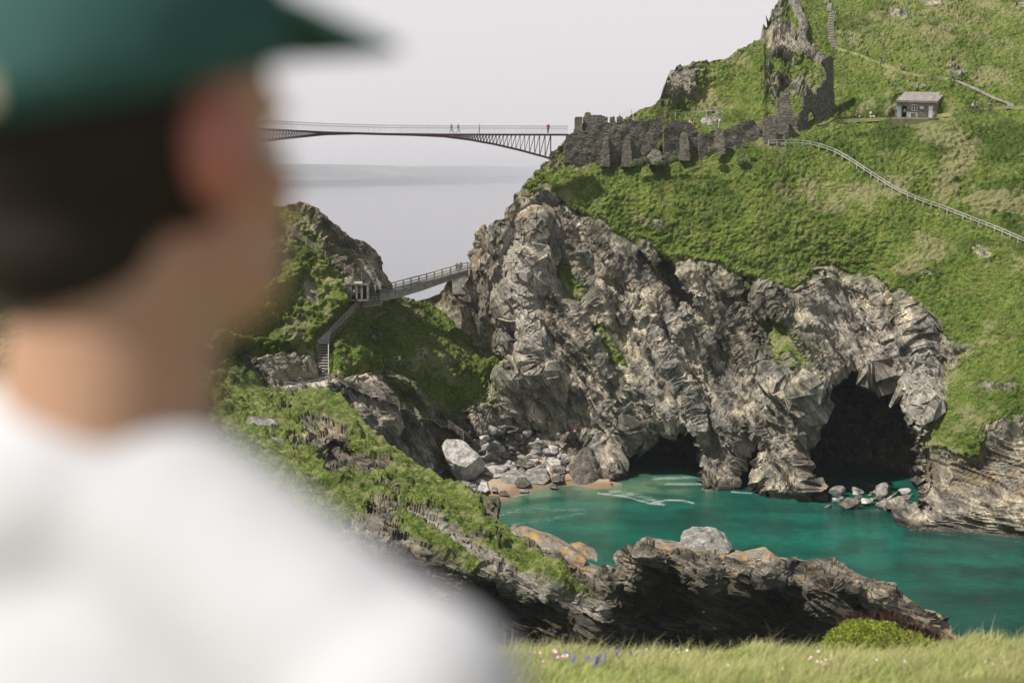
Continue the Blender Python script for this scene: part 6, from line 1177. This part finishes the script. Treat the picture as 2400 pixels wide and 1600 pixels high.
def dog(px, py, col, label, h=.5):
    p = on(px, py); e = tag(empty('dog', p, R_), label, 'dog'); s = h / .5; e.scale = (s, s, s)
    pts = [(0, .22, .42), (0, 0, .41), (0, -.24, .42), (0, -.36, .54), (0, -.50, .55), (0, .40, .52)]; ed = [(0, 1), (1, 2), (2, 3), (3, 4), (0, 5)]; rd = [.10, .10, .13, .08, .04, .02]
    for s_ in (1, -1):
        b = len(pts); pts += [(s_ * .08, .22, .30), (s_ * .08, .28, .15), (s_ * .08, .24, .02)]; ed += [(0, b), (b, b + 1), (b + 1, b + 2)]; rd += [.05, .025, .022]
        b = len(pts); pts += [(s_ * .08, -.24, .28), (s_ * .08, -.22, .15), (s_ * .08, -.24, .02)]; ed += [(2, b), (b, b + 1), (b + 1, b + 2)]; rd += [.045, .024, .022]
        b = len(pts); pts += [(s_ * .05, -.35, .64)]; ed += [(3, b)]; rd += [.02]
    skinned('body', pts, ed, rd, col, e); return e
dog(2044, 281, c_['stone'], 'pale dog held by the stooping person on the terrace path', .7)
dog(2300, 262, c_['brown'], 'brown dog trotting ahead of the two walkers by the right steps', .5)
# ------------------------------------------------------------------ the man in the foreground
HC = P(290, 300, .90); f2_ = Vector((.74, .67, 0)).normalized(); r2_ = Vector((f2_.y, -f2_.x, 0)); U = Vector((0, 0, 1))
man = tag(empty('person', (HC.x, HC.y, 48.36)), 'blurred man in the near left foreground in a green cap and white shirt', 'person')
OFF = Vector(man.location)
def prims(plist):
    """closed ellipsoids and capsules; a voxel remesh fuses them into one surface"""
    Vs_, Fs_ = [], []; b = 0
    for pr in plist:
        if pr[0] == 'e':
            _, c, ax, rr = pr; A3 = np.array([list(a) for a in ax]); V_ = (IV3 * rr) @ A3 + np.array(c); Vs_.append(V_); Fs_.append(IF3 + b); b += len(V_)
        else:
            _, a, c, ra, rb = pr; a = Vector(a); c = Vector(c); d = (c - a); L = d.length; d.normalize(); x = d.orthogonal().normalized(); y = d.cross(x)
            t_ = IV3[:, 2]; ctr = np.where(t_[:, None] > 0, np.array(c), np.array(a)); rr = np.where(t_ > 0, rb, ra)
            V_ = ctr + rr[:, None] * (IV3[:, :1] * np.array(x) + IV3[:, 1:2] * np.array(y) + IV3[:, 2:] * np.array(d)); Vs_.append(V_); Fs_.append(IF3 + b); b += len(V_)
    return np.concatenate(Vs_), np.concatenate(Fs_)
def fused(name, plist, mat, voxel, smooth=6):
    V_, F_ = prims(plist); V_ = V_ - np.array(OFF); o = mesh_np(name, V_, F_, mat, man)
    m_ = o.modifiers.new('remesh', 'REMESH'); m_.mode = 'VOXEL'; m_.voxel_size = voxel; m_.use_smooth_shade = True
    s_ = o.modifiers.new('smooth', 'SMOOTH'); s_.iterations = smooth; s_.factor = .5
    return o
def H(f, r, u): return HC + f2_ * f + r2_ * r + U * u
AX = (f2_, r2_, U)
ft = Vector((.50, .87, 0)).normalized(); rt_ = Vector((ft.y, -ft.x, 0)); TC = Vector((HC.x - .015, HC.y - .01, 0))
def T(f, r, z): return Vector((TC.x, TC.y, z)) + ft * f + rt_ * r
AT = (ft, rt_, U); zs = 49.775
shR, shL = T(0, .222, zs - .086), T(0, -.185, zs - .06); elR, elL = T(-.02, .25, zs - .33), T(-.02, -.25, zs - .33); wrR, wrL = T(.10, .22, zs - .56), T(.10, -.22, zs - .56)
body = [('e', H(0, 0, .03), AX, (.098, .078, .098)), ('e', H(.045, 0, -.035), AX, (.056, .060, .085)), ('e', H(.028, 0, -.085), AX, (.062, .050, .043)), ('e', H(.078, 0, -.108), AX, (.020, .024, .018)), ('e', H(.046, .026, -.088), AX, (.050, .036, .046)), ('e', H(.074, .024, -.055), AX, (.028, .024, .040)),
        ('e', H(.108, 0, -.035), AX, (.018, .012, .024)), ('e', H(.085, 0, .014), AX, (.02, .052, .013)), ('e', H(.072, .042, -.036), AX, (.026, .022, .020)), ('e', H(.072, -.042, -.036), AX, (.026, .022, .020)), ('e', H(.096, 0, -.078), AX, (.012, .024, .009)),
        ('e', H(.016, .084, -.016), AX, (.022, .014, .036)), ('e', H(-.004, -.080, -.022), AX, (.020, .011, .033)),
        ('c', H(-.008, .004, -.07), T(-.014, .010, zs + .02), .064, .070), ('c', T(0, -.10, zs - .03), T(0, .10, zs - .03), .07, .07), ('e', T(0, 0, zs - .25), AT, (.10, .16, .26)), ('e', T(0, 0, zs - .55), AT, (.10, .15, .16)),
        ('c', shR, elR, .05, .042), ('c', elR, wrR, .04, .028), ('c', shL, elL, .05, .042), ('c', elL, wrL, .04, .028)]
hips = [T(0, .09, 48.36 + .90), T(0, -.09, 48.36 + .90)]; kne = [T(.01, .10, 48.36 + .50), T(.01, -.10, 48.36 + .50)]; ank = [T(0, .11, 48.36 + .09), T(0, -.11, 48.36 + .09)]
for k in (0, 1):
    body += [('c', hips[k], kne[k], .085, .058), ('c', kne[k], ank[k], .055, .038), ('c', ank[k] + ft * -.04 - U * .05, ank[k] + ft * .14 - U * .055, .034, .03)]
    w_ = (wrR, wrL)[k]; e_ = (elR, elL)[k]; d_ = (w_ - e_).normalized(); s_ = (1, -1)[k]
    body.append(('e', w_ + d_ * .05, AT, (.042, .018, .045)))
    for j, fl_ in enumerate((.075, .085, .08, .062)):
        o_ = ft * (.03 - j * .02); a0 = w_ + d_ * .08 + o_; a1 = a0 + d_ * fl_ * .55; a2 = a1 + (d_ + ft * .3 - rt_ * s_ * .5).normalized() * fl_ * .5; body += [('c', a0, a1, .0095, .009), ('c', a1, a2, .009, .0075)]
    a0 = w_ + d_ * .03 + ft * .035; body += [('c', a0, a0 + (d_ + ft).normalized() * .04, .012, .010), ('c', a0 + (d_ + ft).normalized() * .04, a0 + (d_ + ft).normalized() * .04 + d_ * .03, .010, .008)]
t = NT('warm_skin'); v = t.obj(); ec = H(.018, .088, -.022) - OFF; dn = t.n('VectorMath', operation='DISTANCE'); t.l(v, dn.inputs[0]); dn.inputs[1].default_value = ec
redm = t.ramp(dn.outputs['Value'], [(0.025, 1.0), (0.07, 0.0)]); sc_c = t.mix(t.noise(v, 30, 3), (.34, .20, .13), (.43, .26, .175)); sc_c = t.mix(redm, sc_c, (.38, .14, .11)); t.fin(sc_c, .5, .35)  # translucent ear glow painted red into the skin colour
t.b.inputs['Subsurface Weight'].default_value = .15; t.b.inputs['Subsurface Radius'].default_value = (.01, .004, .002); M['skin'] = t.m
bd = fused('body', body, M['skin'], .0055, 8)
for s_ in (1, -1):   # eyes
    o = mesh_np('eye', (IV3 * .0115) + np.array(H(.088, s_ * .031, -.012) - OFF), IF3, M['white'], man)
shirt = [('c', T(-.01, -.05, zs + .012), shL, .082, .078), ('c', T(-.01, .05, zs + .005), shR, .080, .075), ('e', T(-.015, -.02, zs + .018), AT, (.098, .112, .090)), ('c', T(-.01, -.05, zs + .045), T(-.01, -.16, zs + .015), .055, .072), ('e', T(-.02, 0, zs - .22), AT, (.135, .205, .27)), ('e', T(0, 0, zs - .50), AT, (.13, .18, .22)), ('c', T(0, 0, zs - .60), T(0, 0, zs - .70), .15, .16),
         ('c', shR + U * .0, shR.lerp(elR, .72) + rt_ * .02, .082, .088), ('c', shL, shL.lerp(elL, .72), .078, .080)]
t = NT('white_cotton'); v = t.obj(); t.fin(t.mix(t.noise(v, 9, 4), (.43, .44, .47), (.48, .49, .515)), .9, .1); t.bump(t.noise(v, 7, 4, .6, .6), .5, .02); M['cotton'] = t.m
fused('shirt', shirt, M['cotton'], .010, 6)
tro = [('e', T(0, 0, 48.36 + .93), AT, (.125, .165, .12))]
for k in (0, 1): tro += [('c', hips[k], kne[k], .10, .075), ('c', kne[k], ank[k] + U * .03, .072, .062)]
fused('trousers', tro, mcol('dark_denim', (.05, .07, .11)), .012, 5)
for k in (0, 1): fused('shoe', [('c', ank[k] - ft * .05 - U * .045, ank[k] + ft * .15 - U * .05, .043, .038)], mcol('brown_leather', (.08, .05, .03)), .008, 4)
hm = mcol('near_black_hair', (.016, .011, .009), .6)
fused('hair', [('e', H(-.018, 0, -.005), AX, (.094, .084, .105)), ('e', H(-.035, 0, -.072), AX, (.068, .070, .058)), ('e', H(-.02, 0, .05), AX, (.086, .076, .06))], hm, .006, 4)
# cap : dome cut above a tilted rim, curved brim, button and strap
M['cap'] = plain('teal_cap_cloth', (.032, .090, .084), .85, .10, 40)
nr_, nt_ = 14, 40; Vd = []
for i in range(nr_ + 1):
    for j in range(nt_):
        th = 2 * math.pi * j / nt_; ph = math.pi / 2 * i / nr_; c_f = math.cos(th) * math.cos(ph) * .118; c_r = math.sin(th) * math.cos(ph) * .098; rim = .022 + .026 * (c_f / .118)
        Vd.append(H(-.004 + c_f, c_r, rim + (.152 - rim) * math.sin(ph) ** .85) - OFF)
Fd = [(i * nt_ + j, i * nt_ + (j + 1) % nt_, (i + 1) * nt_ + (j + 1) % nt_, (i + 1) * nt_ + j) for i in range(nr_) for j in range(nt_)]
cp_ = mesh_np('cap', np.array([list(v_) for v_ in Vd]), np.array(Fd), M['cap'], man); m_ = cp_.modifiers.new('solid', 'SOLIDIFY'); m_.thickness = .003; m_.offset = 1
Vb_ = []; nb1, nb2 = 10, 16
for i in range(nb1 + 1):
    for j in range(nb2 + 1):
        th = -.9 + 1.8 * j / nb2; base_f = .114 * math.cos(th); base_r = .094 * math.sin(th); k = i / nb1; ff = base_f - .004 + k * .098 * (1 - .35 * (abs(th) / .9) ** 2)
        Vb_.append(H(ff, base_r * (1 - .12 * k), .074 - .026 * k + .012 * math.cos(th * 1.3)) - OFF)
Fb = [(i * (nb2 + 1) + j, i * (nb2 + 1) + j + 1, (i + 1) * (nb2 + 1) + j + 1, (i + 1) * (nb2 + 1) + j) for i in range(nb1) for j in range(nb2)]
br_ = mesh_np('brim', np.array([list(v_) for v_ in Vb_]), np.array(Fb), M['cap'], cp_); m_ = br_.modifiers.new('solid', 'SOLIDIFY'); m_.thickness = .006; m_.offset = 0
MB().tube([H(-.004, 0, .150) - OFF, H(-.004, 0, .157) - OFF], [.008, .005], 10).build('button', M['cap'], cp_)
mb = MB(); pts_ = [H(-.004 - .116 * math.cos(a), .097 * math.sin(a), .040 - .026 * math.cos(a)) - OFF for a in np.linspace(-.55, .55, 12)]
for a, b in zip(pts_[:-1], pts_[1:]): mb.bar(a, b, .004, .02)
mb.build('strap', mcol('beige_strap', (.42, .38, .30)), cp_)
